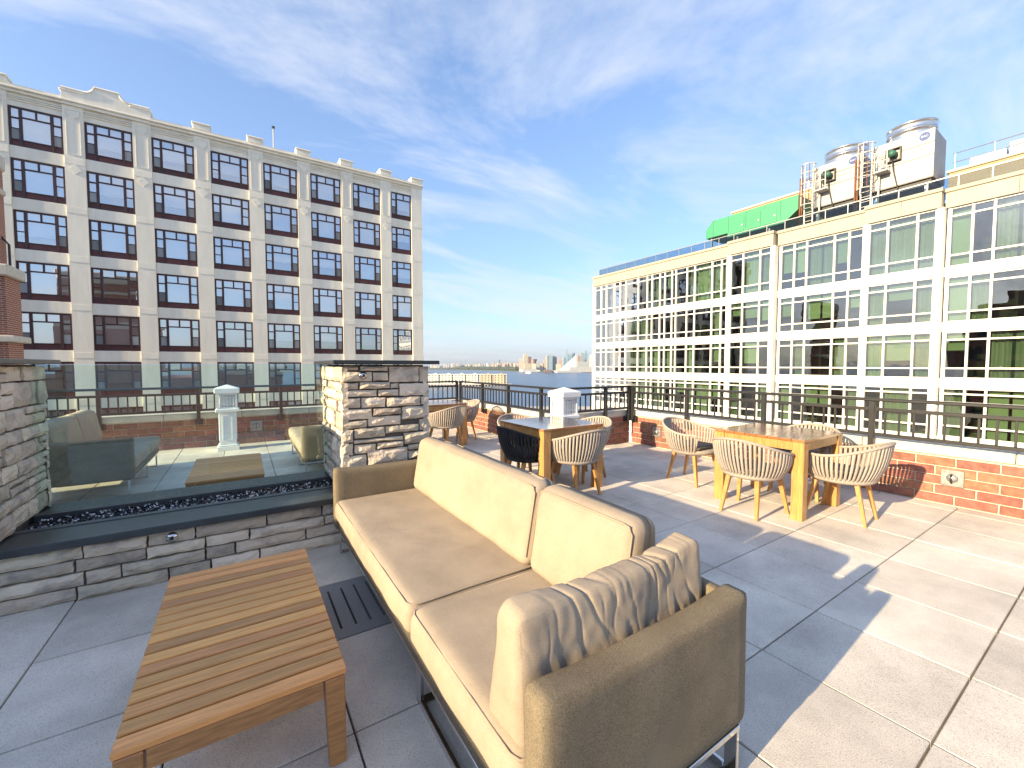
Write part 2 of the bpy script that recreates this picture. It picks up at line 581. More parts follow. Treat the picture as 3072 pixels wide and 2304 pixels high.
# ================================================================== TERRACE FLOOR
PX0, PDX = 0.332, 0.6063
PY0, PDY = 0.407, 0.6144
floor = part('terrace_floor', MB().box(-4.4, 6.0, -2.6, 8.95, -0.30, -0.035), 'paver_bed')
tag(floor, 'terrace floor of square grey concrete pavers', kind='structure')
b = MB()   # building block under the terrace, down to the street
b.box(-30, 6.2, -30, 5.2, LAND_Z, -0.32)
b.box(-30, 4.5, 5.2, 9.2, LAND_Z, -0.32)
blk = part('terrace_building', b, 'red_brickwork')
tag(blk, 'red brick building block that carries the terrace', 'building')
J = 0.004
paver_me = MB().cbox(-PDX / 2 + J, PDX / 2 - J, -PDY / 2 + J, PDY / 2 - J, -0.045, 0.0, 0.003).mesh('paver', 'paver')
outer_pavers = MB()
for i in range(-8, 10):
    for j in range(-5, 15):
        xa, xb = PX0 + i * PDX, PX0 + (i + 1) * PDX
        ya, yb = PY0 + j * PDY, PY0 + (j + 1) * PDY
        if xa < -4.4 or ya < -2.6 or xa > 5.95 or ya > 8.9:
            continue
        if xa > 4.3 and ya > 5.2:
            continue
        if i == 0 and j == 3:
            # slotted drain paver
            g = MB()
            g.box(xa + J, xb - J, ya + J, ya + 0.09, -0.045, 0)
            g.box(xa + J, xb - J, yb - 0.085, yb - J, -0.045, 0)
            xs = [xa + J]
            for q in range(4):
                xc = xa + 0.085 + q * 0.077
                xs += [xc - 0.006, xc + 0.006]
            xs.append(xb - J)
            for q in range(0, len(xs), 2):
                g.box(xs[q], xs[q + 1], ya + 0.09, yb - 0.085, -0.045, 0)
            part('drain_paver', g, 'grate', floor)
            continue
        if xb > 6.0 or yb > 8.95 or (xb > 4.35 and yb > 5.25):
            g = MB()
            x1 = min(xb - J, 5.995); y1 = min(yb - J, 8.945)
            if xb > 4.35 and yb > 5.25 and xa < 4.35 and ya >= 5.2:
                x1 = min(x1, 4.345)
            elif xb > 4.35 and yb > 5.25:
                y1 = min(y1, 5.245)
            g.cbox(xa + J, x1, ya + J, y1, -0.045, 0.0, 0.004)
            part('paver', g, 'paver', floor)
            continue
        if xa < -2.2 or ya < -0.9:
            outer_pavers.cbox(xa + J, xb - J, ya + J, yb - J, -0.045, 0.0, 0.003)
            continue
        o = link('paver', paver_me, floor, ((xa + xb) / 2, (ya + yb) / 2, random.uniform(-0.0012, 0.0012)))

part('pavers', outer_pavers, 'paver', floor)['kind'] = 'stuff'

# ================================================================== BRICK PARAPETS
BW, BH, MJ = 0.285, 0.085, 0.011
brick_me = {}


def brick_mesh(L, axis):
    k = (round(L, 3), axis)
    if k not in brick_me:
        g = MB()
        if axis == 'x':
            g.cbox(-L / 2, L / 2, -0.012, 0.05, -BH / 2, BH / 2, 0.004)
        else:
            g.cbox(-0.012, 0.05, -L / 2, L / 2, -BH / 2, BH / 2, 0.004)
        brick_me[k] = g.mesh('brick', 'brick')
    return brick_me[k]


def parapet(name, label, axis, fixed, a0, a1, thick, z_top=0.50, sign=1):
    """low brick wall; its visible face lies at `fixed`, the wall runs a0..a1 along axis"""
    lo = min(a0, a1); hi = max(a0, a1)
    if axis == 'x':
        t = thing(name, label, 'wall', ((lo + hi) / 2, fixed + thick / 2, 0))
        part('mortar_core', MB().box(lo, hi, fixed + 0.002, fixed + thick, -0.3, z_top), 'mortar', t)
    else:
        t = thing(name, label, 'wall', (fixed + thick / 2, (lo + hi) / 2, 0))
        part('mortar_core', MB().box(fixed + 0.002, fixed + thick, lo, hi, -0.3, z_top), 'mortar', t)
    rows = 5
    for r in range(rows):
        z = 0.006 + BH / 2 + r * (BH + MJ) + 0.004
        p = lo + 0.002
        off = (BW + MJ) / 2 if r % 2 else 0
        q = lo - off
        while q < hi:
            s0 = max(q, lo + 0.003); s1 = min(q + BW, hi - 0.003)
            if s1 - s0 > 0.04:
                L = round(s1 - s0, 3)
                c = (s0 + s1) / 2
                dpt = random.uniform(-0.002, 0.002)
                if axis == 'x':
                    link('brick', brick_mesh(L, 'x'), t, (c, fixed + dpt, z))
                else:
                    link('brick', brick_mesh(L, 'y'), t, (fixed + dpt, c, z))
            q += BW + MJ
    # coping stones
    n = max(1, round((hi - lo) / 1.15))
    for i in range(n):
        s0 = lo + (hi - lo) * i / n + 0.003; s1 = lo + (hi - lo) * (i + 1) / n - 0.003
        g = MB()
        if axis == 'x':
            g.cbox(s0, s1, fixed - 0.03, fixed + thick + 0.03, z_top + 0.002, z_top + 0.10, 0.008)
        else:
            g.cbox(fixed - 0.03, fixed + thick + 0.03, s0, s1, z_top + 0.002, z_top + 0.10, 0.008)
        part('coping_stone', g, 'coping', t)
    return t


wall_back = parapet('brick_parapet', 'low red brick parapet behind the white lantern and coffee table seen through the glass', 'x', 8.95, -4.4, 4.35, 0.25)
wall_seg = parapet('brick_parapet', 'low red brick parapet behind the chair with the table half hidden by the stone pillar', 'y', 4.35, 5.28, 8.92, 0.25)
wall_step = parapet('brick_parapet', 'short shaded red brick parapet meeting the inner terrace corner', 'x', 5.25, 4.38, 5.97, 0.25)
wall_right = parapet('brick_parapet', 'long sunlit brick parapet running beside the dining table with honey-coloured legs', 'y', 6.0, -1.6, 5.22, 0.25)


# ------------------------------------------------------------------ railings
def railing(label, axis, fixed, posts, side):
    """posts: positions along axis; `side` = +1/-1 direction towards the wall face"""
    lo = min(posts); hi = max(posts)

    def bx(g, a0, a1, c0, c1, z0, z1, ch=0.003):
        if axis == 'x':
            g.cbox(a0, a1, c0, c1, z0, z1, ch)
        else:
            g.cbox(c0, c1, a0, a1, z0, z1, ch)
        return g
    t = thing('railing', label, 'railing', (((lo + hi) / 2), fixed, 0.6) if axis == 'x' else (fixed, (lo + hi) / 2, 0.6))
    part('top_rail', bx(MB(), lo - 0.03, hi + 0.03, fixed - 0.030, fixed + 0.030, 1.022, 1.058, 0.008), 'rail_metal', t)
    part('mid_rail', bx(MB(), lo, hi, fixed - 0.020, fixed + 0.020, 0.915, 0.952), 'rail_metal', t)
    part('bottom_rail', bx(MB(), lo, hi, fixed - 0.020, fixed + 0.020, 0.635, 0.672), 'rail_metal', t)
    for p in posts:
        g = bx(MB(), p - 0.026, p + 0.026, fixed - 0.026, fixed + 0.026, 0.42, 1.0215)
        po = part('post', g, 'rail_metal', t)
        g = MB()
        c0, c1 = sorted((fixed + side * 0.0265, fixed + side * 0.085))
        bx(g, p - 0.055, p + 0.055, c0, c1, 0.40, 0.49)
        part('wall_bracket', g, 'rail_metal', po)
    for a, c in zip(posts[:-1], posts[1:]):
        a, c = min(a, c), max(a, c)
        n = max(2, round((c - a) / 0.113))
        for k in range(1, n):
            q = a + (c - a) * k / n
            o = link('baluster', bal_me, t, (q, fixed, 0.7935) if axis == 'x' else (fixed, q, 0.7935))
    return t


bal_me = MB().cbox(-0.0095, 0.0095, -0.0095, 0.0095, -0.121, 0.121, 0.002).mesh('baluster', 'rail_metal')
railing('black metal railing behind the lantern seen through the fireplace glass', 'x', 8.865,
        [-4.34, -3.1, -1.88, -0.646, 0.592, 1.82, 3.02, 4.20], 1)
railing('black metal railing above the brick wall behind the black woven chair', 'y', 4.262,
        [8.80, 7.735, 6.72, 5.675, 5.22], 1)
railing('short black metal railing between the white lantern and the inner corner', 'x', 5.165,
        [4.34, 5.274, 5.86], 1)
railing('long sunlit grey-black railing in front of the white glazed building', 'y', 5.912,
        [5.12, 4.03, 2.865, 1.711, 0.556, -0.6, -1.5], 1)


# ------------------------------------------------------------------ eye plates on the walls
def eye_plate(label, axis, fixed, a, z, s=0.15):
    def P(u, dd, zz):
        return (u, fixed - dd, zz) if axis == 'x' else (fixed - dd, u, zz)
    t = thing('anchor_plate', label, 'anchor plate', P(a, 0.02, z), 'steel anchor plates on the parapets')
    g = MB()
    if axis == 'x':
        g.cbox(a - s / 2, a + s / 2, fixed - 0.03, fixed - 0.016, z - s / 2, z + s / 2, 0.003)
    else:
        g.cbox(fixed - 0.03, fixed - 0.016, a - s / 2, a + s / 2, z - s / 2, z + s / 2, 0.003)
    part('plate', g, 'galvanised', t)
    for su in (-1, 1):
        for sz in (-1, 1):
            part('bolt', MB().cyl(P(a + su * s * 0.36, 0.029, z + sz * s * 0.36), P(a + su * s * 0.36, 0.042, z + sz * s * 0.36), 0.010, n=6), 'galvanised', t)
    part('boss', MB().cyl(P(a, 0.029, z), P(a, 0.055, z), s * 0.27, s * 0.22, n=20), 'galvanised', t, True)
    ring = [P(a, 0.056 + 0.035 * math.sin(PI * k / 10), z + 0.042 * math.cos(PI * k / 10)) for k in range(11)]
    part('eye', MB().tube(ring, 0.007, 8), 'black_iron', t, True)


eye_plate('square steel anchor plate on the lit wall near the right edge', 'y', 6.0, 1.075, 0.285, 0.165)
eye_plate('square steel anchor plate on the parapet near the inner corner', 'y', 6.0, 4.64, 0.27, 0.16)
eye_plate('square steel anchor plate right of the lantern behind the glass', 'x', 8.95, 0.19, 0.31, 0.19)


# ================================================================== STONE FIREPLACE
FY0, FY1 = 3.475, 4.40          # front and back of the fireplace
PLX, PRX0, PRX1 = -1.20, 0.645, 1.385
CAPZ = 1.43


def stone_mesh(wd, h, seed, depth=0.05):
    """rough ledge stone; local x = width, local z = height, face towards -y"""
    rnd = random.Random(seed)
    nx = max(3, min(7, int(wd / 0.05)))
    nz_ = max(2, min(4, int(h / 0.035) + 1))
    vs = []; fs = []
    for j in range(nz_ + 1):
        for i in range(nx + 1):
            u = i / nx; v = j / nz_
            edge = (i in (0, nx)) or (j in (0, nz_))
            x = (u - 0.5) * wd; z = (v - 0.5) * h
            if edge:
                y = -depth * rnd.uniform(0.55, 0.8)
                x += (rnd.uniform(0, 0.006) if i == 0 else -rnd.uniform(0, 0.006) if i == nx else 0)
                z += (rnd.uniform(0, 0.006) if j == 0 else -rnd.uniform(0, 0.006) if j == nz_ else 0)
            else:
                y = -depth * rnd.uniform(0.82, 1.1)
                x += rnd.uniform(-0.2, 0.2) * wd / nx; z += rnd.uniform(-0.2, 0.2) * h / nz_
            vs.append((x, y, z))
    W = nx + 1
    for j in range(nz_):
        for i in range(nx):
            fs.append((j * W + i, j * W + i + 1, (j + 1) * W + i + 1, (j + 1) * W + i))
    # sides back to the wall
    ring = [i for i in range(W)] + [j * W + nx for j in range(1, nz_ + 1)] + [nz_ * W + i for i in range(nx - 1, -1, -1)] + [j * W for j in range(nz_ - 1, 0, -1)]
    o = len(vs)
    for k in ring:
        vs.append((vs[k][0], 0.012, vs[k][2]))
    n = len(ring)
    for k in range(n):
        fs.append((ring[k], o + k, o + (k + 1) % n, ring[(k + 1) % n]))
    return vs, fs


def place_stone(parent, face, fixed, u0, u1, z0, z1, seed, depth=0.045):
    """face: '-y' wall facing the viewer, '+x' / '-x' side faces, '+y' rear face"""
    vs, fs = stone_mesh(u1 - u0 - 0.005, z1 - z0 - 0.005, seed, depth)
    g = MB(); g.add(vs, fs)
    me = g.mesh('stone', 'stone')
    rot = {'-y': 0, '+x': PI / 2, '-x': -PI / 2, '+y': PI}[face]
    uc = (u0 + u1) / 2
    loc = {'-y': (uc, fixed, (z0 + z1) / 2), '+y': (uc, fixed, (z0 + z1) / 2), '+x': (fixed, uc, (z0 + z1) / 2), '-x': (fixed, uc, (z0 + z1) / 2)}[face]
    return link('stone', me, parent, loc, rot=(0, 0, rot))


def courses(parent, face, fixed, u0, u1, z0, z1, seed, hmin=0.055, hmax=0.12, wmin=0.16, wmax=0.5):
    rnd = random.Random(seed)
    z = z0
    while z < z1 - 0.02:
        h = rnd.uniform(hmin, hmax)
        if z1 - (z + h) < hmin * 0.8:
            h = z1 - z
        u = u0
        while u < u1 - 0.01:
            wd = rnd.uniform(wmin, wmax)
            if u1 - (u + wd) < wmin * 0.7:
                wd = u1 - u
            if h > 0.095 and rnd.random() < 0.35:
                k = rnd.uniform(0.4, 0.6) * h
                place_stone(parent, face, fixed, u, u + wd, z, z + k, rnd.random(), 0.035 + rnd.random() * 0.025)
                place_stone(parent, face, fixed, u, u + wd, z + k, z + h, rnd.random(), 0.035 + rnd.random() * 0.025)
            else:
                place_stone(parent, face, fixed, u, u + wd, z, z + h, rnd.random(), 0.035 + rnd.random() * 0.03)
            u += wd
        z += h


fire = thing('stone_fireplace', 'stacked-stone outdoor fireplace with two pillars and black slab caps', 'fireplace', (0.1, 3.94, 0))
S = 0.045   # stone projection
g = MB().box(PRX0 + S, PRX1 - S, FY0 + S, FY1 - S, 0, CAPZ - 0.005)
pil_r = part('pillar', g, 'stone_mortar', fire)
g = MB().box(PLX - 0.74 + S, PLX - S, FY0 + S, FY1 - S, 0, CAPZ - 0.005)
pil_l = part('pillar', g, 'stone_mortar', fire)
g = MB().box(PLX - S + 0.001, PRX0 + S - 0.001, FY0 + S, FY1 - S, 0, 0.338)
low = part('low_wall', g, 'stone_mortar', fire)
# the front of the pillar, stone by stone (x0, z1, x1, z0 measured on its face)
PF = [(1470, 128, 1605, 170), (1607, 128, 1834, 174), (1837, 130, 2094, 268), (2096, 130, 2182, 270), (1470, 173, 1704, 258),
      (1707, 178, 1834, 254), (1470, 262, 1600, 320), (1603, 258, 1845, 319), (1848, 272, 1916, 318), (1919, 274, 2182, 386),
      (1470, 322, 1744, 380), (1747, 320, 1915, 382), (1470, 384, 1613, 466), (1616, 384, 1811, 471), (1814, 389, 2104, 471),
      (2107, 389, 2182, 468), (1470, 470, 1702, 562), (1705, 475, 1936, 537), (1939, 471, 2184, 584), (1470, 565, 1662, 628),
      (1666, 540, 1936, 624), (1556, 628, 1800, 714), (1803, 628, 2091, 692), (2094, 587, 2186, 692), (1462, 632, 1553, 740),
      (1556, 718, 1950, 756), (1556, 758, 1730, 838), (1733, 758, 1950, 812), (1953, 695, 2188, 796), (1456, 745, 1553, 842),
      (1452, 845, 1654, 978), (1657, 815, 1987, 948), (1990, 799, 2087, 852), (2090, 799, 2190, 852), (1990, 855, 2190, 925)]
SX = (PRX1 - PRX0) / (2183 - 1463.0)
for k, (a, t_, c, bt) in enumerate(PF):
    x0 = PRX0 + (a - 1463) * SX; x1 = PRX0 + (c - 1463) * SX
    z1 = CAPZ - 0.012 - (t_ - 128) * SX * 0.985; z0 = CAPZ - 0.012 - (bt - 128) * SX * 0.985
    place_stone(pil_r, '-y', FY0 + S, max(x0, PRX0), min(x1, PRX1), z0, z1, k * 3.3, 0.035 + (k * 37 % 10) * 0.0025)
courses(pil_r, '-y', FY0 + S, PRX0, PRX1, 0.0, 0.555, 31)
courses(pil_r, '-x', PRX0 + S, FY0 + 0.01, FY1 - 0.01, 0.395, CAPZ - 0.012, 32, 0.08, 0.16, 0.15, 0.42)
courses(pil_r, '+x', PRX1 - S, FY0 + 0.01, FY1 - 0.01, 0.0, CAPZ - 0.012, 33)
courses(pil_l, '+x', PLX - S, FY0 + 0.01, FY1 - 0.01, 0.395, CAPZ - 0.012, 34, 0.08, 0.17, 0.14, 0.42)
courses(pil_l, '-y', FY0 + S, PLX - 0.74, PLX, 0.0, CAPZ - 0.012, 35)
courses(pil_l, '-x', PLX - 0.74 + S, FY0 + 0.01, FY1 - 0.01, 0.0, CAPZ - 0.012, 37)
courses(low, '+y', FY1 - S, PLX, PRX0, 0.0, 0.337, 39)
courses(pil_r, '+y', FY1 - S, PRX0, PRX1, 0.0, CAPZ - 0.012, 40)
courses(pil_l, '+y', FY1 - S, PLX - 0.74, PLX, 0.0, CAPZ - 0.012, 41)
courses(low, '-y', FY0 + S, PLX, PRX0, 0.0, 0.337, 38, 0.055, 0.105, 0.16, 0.55)
part('pillar_cap', MB().cbox(PRX0 - 0.06, PRX1 + 0.07, FY0 - 0.06, FY1 + 0.06, CAPZ, CAPZ + 0.032, 0.004), 'granite', fire)
part('pillar_cap', MB().cbox(PLX - 0.82, PLX + 0.06, FY0 - 0.06, FY1 + 0.06, CAPZ, CAPZ + 0.032, 0.004), 'granite', fire)
# ledge round the trough
TY0, TY1 = 3.80, 4.105
led = part('ledge_slab', MB().cbox(PLX - 0.02, PRX0 + 0.02, FY0 - 0.035, TY0 - 0.06, 0.342, 0.390, 0.005), 'slate', fire)
part('ledge_slab', MB().cbox(PLX - 0.02, PRX0 + 0.02, TY1 + 0.06, FY1 + 0.035, 0.342, 0.390, 0.005), 'slate', fire)
tr = part('burner_trough', MB().box(PLX - 0.02, PRX0 + 0.02, TY0 - 0.059, TY1 + 0.059, 0.339, 0.352), 'trough_metal', fire)
part('trough_rim', MB().cbox(PLX - 0.02, PRX0 + 0.02, TY0 - 0.058, TY0 - 0.004, 0.353, 0.396, 0.003), 'trough_metal', tr)
part('trough_rim', MB().cbox(PLX - 0.02, PRX0 + 0.02, TY1 + 0.004, TY1 + 0.058, 0.353, 0.396, 0.003), 'trough_metal', tr)
for nm, m_, cnt, sd in (('fire_glass', 'bead_dark', 2600, 5), ('fire_glass', 'bead_glint', 420, 6)):
    rnd = random.Random(sd)
    g = MB()
    for k in range(cnt):
        x = rnd.uniform(PLX + 0.02, PRX0 - 0.02); y = rnd.uniform(TY0 + 0.004, TY1 - 0.004)
        z = 0.362 + rnd.random() * (0.010 if m_ == 'bead_dark' else 0.014)
        r = rnd.uniform(0.006, 0.012)
        c = [Vector((rnd.gauss(0, 1), rnd.gauss(0, 1), rnd.gauss(0, 1) * 0.7)).normalized() * r for _ in range(3)]
        a = Vector((r, 0, 0)); e = Vector((0, r * 0.8, 0)); h = Vector((0, 0, r * 0.7))
        R = Matrix.Rotation(rnd.random() * 6.28, 3, Vector((rnd.random(), rnd.random(), rnd.random() + 0.1)).normalized())
        a = R @ a; e = R @ e; h = R @ h
        p = Vector((x, y, z))
        g.add([p + a, p - a, p + e, p - e, p + h, p - h], [(0, 2, 4), (2, 1, 4), (1, 3, 4), (3, 0, 4), (2, 0, 5), (1, 2, 5), (3, 1, 5), (0, 3, 5)])
    o = part(nm, g, m_)
    tag(o, 'black fire glass chips filling the burner trough' if m_ == 'bead_dark' else 'chips coloured pale as the glints among the black fire glass', 'fire glass', kind='stuff')
gp = part('glass_pane', MB().cbox(PLX - 0.01, PRX0 + 0.01, 4.138, 4.150, 0.397, 1.428, 0.002), 'glass_fire', fire)


def valve(label, x, z):
    t = thing('key_valve', label, 'valve', (x, FY0 - 0.01, z), 'round steel key valves on the fireplace')
    part('flange', MB().cyl((x, FY0 + 0.02, z), (x, FY0 - 0.016, z), 0.034, 0.030, n=24), 'chrome', t, True)
    part('keyhole', MB().cyl((x, FY0 - 0.0165, z), (x, FY0 - 0.026, z), 0.012, n=12), 'black_iron', t)


valve('round steel valve cover high on the stone pillar', PRX0 + (1630 - 1463) * SX, CAPZ - 0.012 - (205 - 128) * SX)
valve('round steel valve cover on the low stone wall under the ledge', -0.415, 0.292)


# ================================================================== SOFAS
def rounded(x0, x1, y0, y1, z0, z1, r, nx, ny, nz_, fn=None, puff=(0, 0, 0)):
    """rounded, puffed box on a grid; fn(p, n) returns a displaced point"""
    hx, hy, hz = (x1 - x0) / 2, (y1 - y0) / 2, (z1 - z0) / 2
    c = Vector(((x0 + x1) / 2, (y0 + y1) / 2, (z0 + z1) / 2))
    vmap = {}; vs = []; fs = []
    dims = (nx, ny, nz_)

    def vert(i, j, k):
        key = (i, j, k)
        if key in vmap:
            return vmap[key]
        u = 2 * i / nx - 1; v = 2 * j / ny - 1; q = 2 * k / nz_ - 1
        # pull grid lines towards the edges so the rounding is smooth
        s = lambda a: math.copysign(abs(a) ** 0.75, a) if a else 0.0
        p = Vector((s(u) * hx, s(v) * hy, s(q) * hz))
        inn = Vector((max(-hx + r, min(hx - r, p.x)), max(-hy + r, min(hy - r, p.y)), max(-hz + r, min(hz - r, p.z))))
        dd = p - inn
        n = dd.normalized() if dd.length > 1e-6 else Vector((0, 0, 1))
        if dd.length > 1e-6:
            p = inn + n * r
        pu = (1 - (p.x / hx) ** 2), (1 - (p.y / hy) ** 2), (1 - (p.z / hz) ** 2)
        p = p + Vector((n.x * puff[0] * max(0, pu[1]) ** .5 * max(0, pu[2]) ** .5, n.y * puff[1] * max(0, pu[0]) ** .5 * max(0, pu[2]) ** .5, n.z * puff[2] * max(0, pu[0]) ** .5 * max(0, pu[1]) ** .5))
        p = p + c
        if fn:
            p = fn(p, n, (u, v, q))
        vmap[key] = len(vs)
        vs.append(p)
        return vmap[key]
    for ax in range(3):
        a, b_ = [t for t in range(3) if t != ax]
        for side in (0, dims[ax]):
            for i in range(dims[a]):
                for j in range(dims[b_]):
                    q = []
                    for di, dj in ((0, 0), (1, 0), (1, 1), (0, 1)):
                        k = [0, 0, 0]
                        k[ax] = side; k[a] = i + di; k[b_] = j + dj
                        q.append(vert(*k))
                    flip = (side == 0) ^ (ax == 1)
                    fs.append(q[::-1] if flip else q)
    return MB().add(vs, fs)


def wrinkle(amp, sc_, seed, stretch=(1, 1, 1)):
    def fn(p, n, uv):
        q = Vector((p.x * stretch[0], p.y * stretch[1], p.z * stretch[2])) * sc_ + Vector((seed, seed * 1.7, 0))
        return p + n * (noise.noise(q) * amp + noise.noise(q * 2.3) * amp * 0.4)
    return fn


def sofa(label, loc, rotz, length, seats, near_arm=True, far_arm=True, bolster=False, runner=True, D=0.88, group=None):
    """local x: 0 front .. D back, local y: 0 near end .. length"""
    t = thing('outdoor_sofa', label, 'sofa', loc, group, rotz)
    W = dict(world=False)
    AT = 0.095
    y0 = AT if near_arm else 0.0
    y1 = length - AT if far_arm else length

    def arm(ya, yb, sag):
        def fn(p, n, uv):
            dz = -0.018 * max(0, 1 - uv[0] ** 2) * (1 if n.z > 0.3 else 0)
            return p + Vector((0, 0, dz)) + n * 0.003 * noise.noise(p * 5)
        return rounded(0.0, D, ya, yb, 0.20, 0.658, 0.022, 20, 4, 12, fn)
    if near_arm:
        part('arm', arm(0, AT - 0.004, 1), 'sling', t, True, **W)
    if far_arm:
        part('arm', arm(length - AT + 0.004, length, 1), 'sling', t, True, **W)
    part('back_panel', rounded(D - 0.06, D - 0.002, y0, y1, 0.20, 0.64, 0.018, 3, 16, 10), 'sling', t, True, **W)
    part('seat_base', rounded(0.012, D - 0.062, y0 + 0.002, y1 - 0.002, 0.205, 0.285, 0.02, 8, 16, 4), 'sling', t, True, **W)
    # sled frame
    yy = [0.03] + [seats[k] for k in range(1, len(seats) - 1)] + [length - 0.03]
    for y in yy:
        fr = MB()
        for x in (0.045, D - 0.04):
            fr.cbox(x - 0.008, x + 0.008, y - 0.022, y + 0.022, 0.0125, 0.199, 0.002)
        fr.cbox(0.037, D - 0.032, y - 0.022, y + 0.022, 0.0, 0.012, 0.002)
        part('sled_leg', fr, 'chrome', t, **W)
    if runner:
        part('floor_runner', MB().cbox(0.037, 0.053, yy[0] + 0.024, yy[1] - 0.024, 0.0, 0.03, 0.002), 'chrome', t, **W)
        part('floor_runner', MB().cbox(D - 0.048, D - 0.032, yy[0] + 0.024, yy[1] - 0.024, 0.0, 0.03, 0.002), 'chrome', t, **W)
    part('frame_rail', MB().cbox(0.02, 0.036, y0, y1, 0.188, 0.203, 0.002), 'chrome', t, **W)
    if near_arm:
        part('frame_rail', MB().cbox(0.04, D - 0.035, 0.004, 0.020, 0.180, 0.199, 0.002), 'chrome', t, **W)
    # cushions
    for k in range(len(seats) - 1):
        a = max(seats[k], y0) + 0.003; c = min(seats[k + 1], y1) - 0.003
        sd = 3.1 * k + length
        w1 = wrinkle(0.004, 4.0, sd)

        def fs_(p, n, uv, sd=sd, w1=w1, a=a, c=c):
            p = w1(p, n, uv)
            if n.z > 0.3:
                dd = ((p.x - 0.38) / 0.16) ** 2 + ((p.y - (a + c) / 2 + 0.12) / 0.22) ** 2
                p = p + Vector((0, 0, 0.0045 * math.exp(-dd) * math.sin(46 * (p.x * 0.8 + p.y * 0.55 + 0.1 * noise.noise(p * 6)))))
            if n.x < -0.3:
                p = p + Vector((0.006 * noise.noise(Vector((p.y * 7, p.z * 5, sd))), 0, 0))
            return p
        part('seat_cushion', rounded(-0.008, D - 0.10, a, c, 0.288, 0.432, 0.045, 26, int(24 * (c - a)) + 12, 8, fs_, (0.006, 0.0, 0.012)), 'fabric', t, True, **W)
        sc_obj = t.children[-1] if t.children else t
        e = 0.045 * 0.29
        xa_, xb_ = -0.008 + e, D - 0.10 - e
        loop = [(xa_, a + 0.05), (xa_, c - 0.05), (xa_ + 0.012, c - 0.02), (xa_ + 0.045, c - e), (xb_, c - e), (xb_, a + e), (xa_ + 0.045, a + e), (xa_ + 0.012, a + 0.02)]
        part('piping', MB().tube([(px_, py_, 0.432 - e + 0.003) for px_, py_ in loop], 0.0042, 6, True), 'fabric', sc_obj, True, **W)
        # back cushion: trapezoid section leaning on the back panel
        w2 = wrinkle(0.007, 3.2, sd + 9)

        def fb(p, n, uv, w2=w2):
            h = (p.z - 0.42) / 0.41
            p = Vector((p.x + 0.07 * h if p.x < D - 0.17 else p.x + 0.01 * h, p.y, p.z))
            return w2(p, n, uv)
        ab = max(a, 0.30) if (bolster and k == 0) else a
        part('back_cushion', rounded(D - 0.305, D - 0.085, ab, c, 0.425, 0.835, 0.055, 8, int(24 * (c - a)) + 12, 20, fb, (0.012, 0.0, 0.006)), 'fabric', t, True, **W)
        e = 0.055 * 0.29
        bc = [o_ for o_ in t.children if o_.name.startswith('back_cushion')][-1]

        def fp(y_, z_):
            return (D - 0.305 + e + 0.07 * (z_ - 0.42) / 0.41 - 0.003, y_, z_)
        lp = [fp(ab + e, 0.48), fp(ab + e, 0.79), fp(ab + 0.03, 0.815), fp(ab + 0.06, 0.835 - e), fp(c - 0.06, 0.835 - e), fp(c - 0.03, 0.815), fp(c - e, 0.79), fp(c - e, 0.48)]
        part('piping', MB().tube(lp, 0.0042, 6), 'fabric', bc, True, **W)
    if bolster:
        def fw(p, n, uv):
            h = (p.z - 0.42) / 0.34
            # wedge: vertical on the arm side, sloping on the sitting side
            ymid = 0.19
            k = (p.y - ymid) / 0.16
            hw = 0.092 - 0.042 * h
            p = Vector((p.x, 0.19 + 0.012 * (1 - h) + k * hw, p.z))
            s = p.x / (D - 0.14)
            am = 0.003 + 0.014 * max(0, min(1, s * 1.05)) ** 1.4
            nz1 = noise.noise(Vector((p.x * 5, p.z * 5, 1.3)))
            nz2 = noise.noise(Vector((p.x * 11, p.z * 6, 4.1)))
            ph = 60 * p.x + 16 * s * (p.z - 0.6) + 6.0 * nz1 + 20 * (p.y - 0.19)
            ph2 = 120 * p.x + 40 * (p.z - 0.6) * (s - 0.3) + 9.0 * nz2
            env = max(0.0, min(1.0, (h + 0.15) * 1.1)) * max(0.0, 0.45 + 1.3 * noise.noise(Vector((p.x * 6, p.z * 4, 7.7))))
            env2 = max(0.0, min(1.0, (h + 0.1))) * max(0.0, 0.3 + 1.2 * noise.noise(Vector((p.x * 8, p.z * 7, 2.7))))
            f = (1 - abs(math.sin(ph * 0.5))) ** 3.2
            f2 = (1 - abs(math.sin(ph2 * 0.5))) ** 3.0
            if n.y < 0.2 or n.z > 0.2:
                p = p - n * (am * env * f * 1.4 + 0.007 * env2 * f2 * (0.3 + s))
            p = p + n * 0.012 * noise.noise(p * 5.0) + n * 0.003 * noise.noise(p * 21.0) + Vector((0, 0, -0.012 * math.sin(PI * min(1, max(0, s))) * max(0, h) + 0.10 * max(0, s - 0.80) * max(0, h)))
            return p
        part('bolster_cushion', rounded(0.022, D - 0.068, 0.03, 0.35, 0.42, 0.775, 0.035, 240, 8, 60, fw, (0.006, 0.02, 0.012)), 'fabric', t, True, **W)
    return t


sofa('large beige sofa in the foreground with a crumpled bolster against its near arm', (0.55, 0.72, 0), 0, 2.62, [0, 0.91, 2.62], True, True, True)
sofa('grey-beige sofa seen through the glass beside the left pillar, facing the low slatted table', (-1.0, 7.62, 0), PI, 1.72, [0, 0.72, 1.72], False, True, False, False)
sofa('pale sofa behind the stone pillar, partly seen through the fireplace glass', (0.60, 5.75, 0), 0, 1.75, [0, 0.8, 1.75], True, False, False, False)
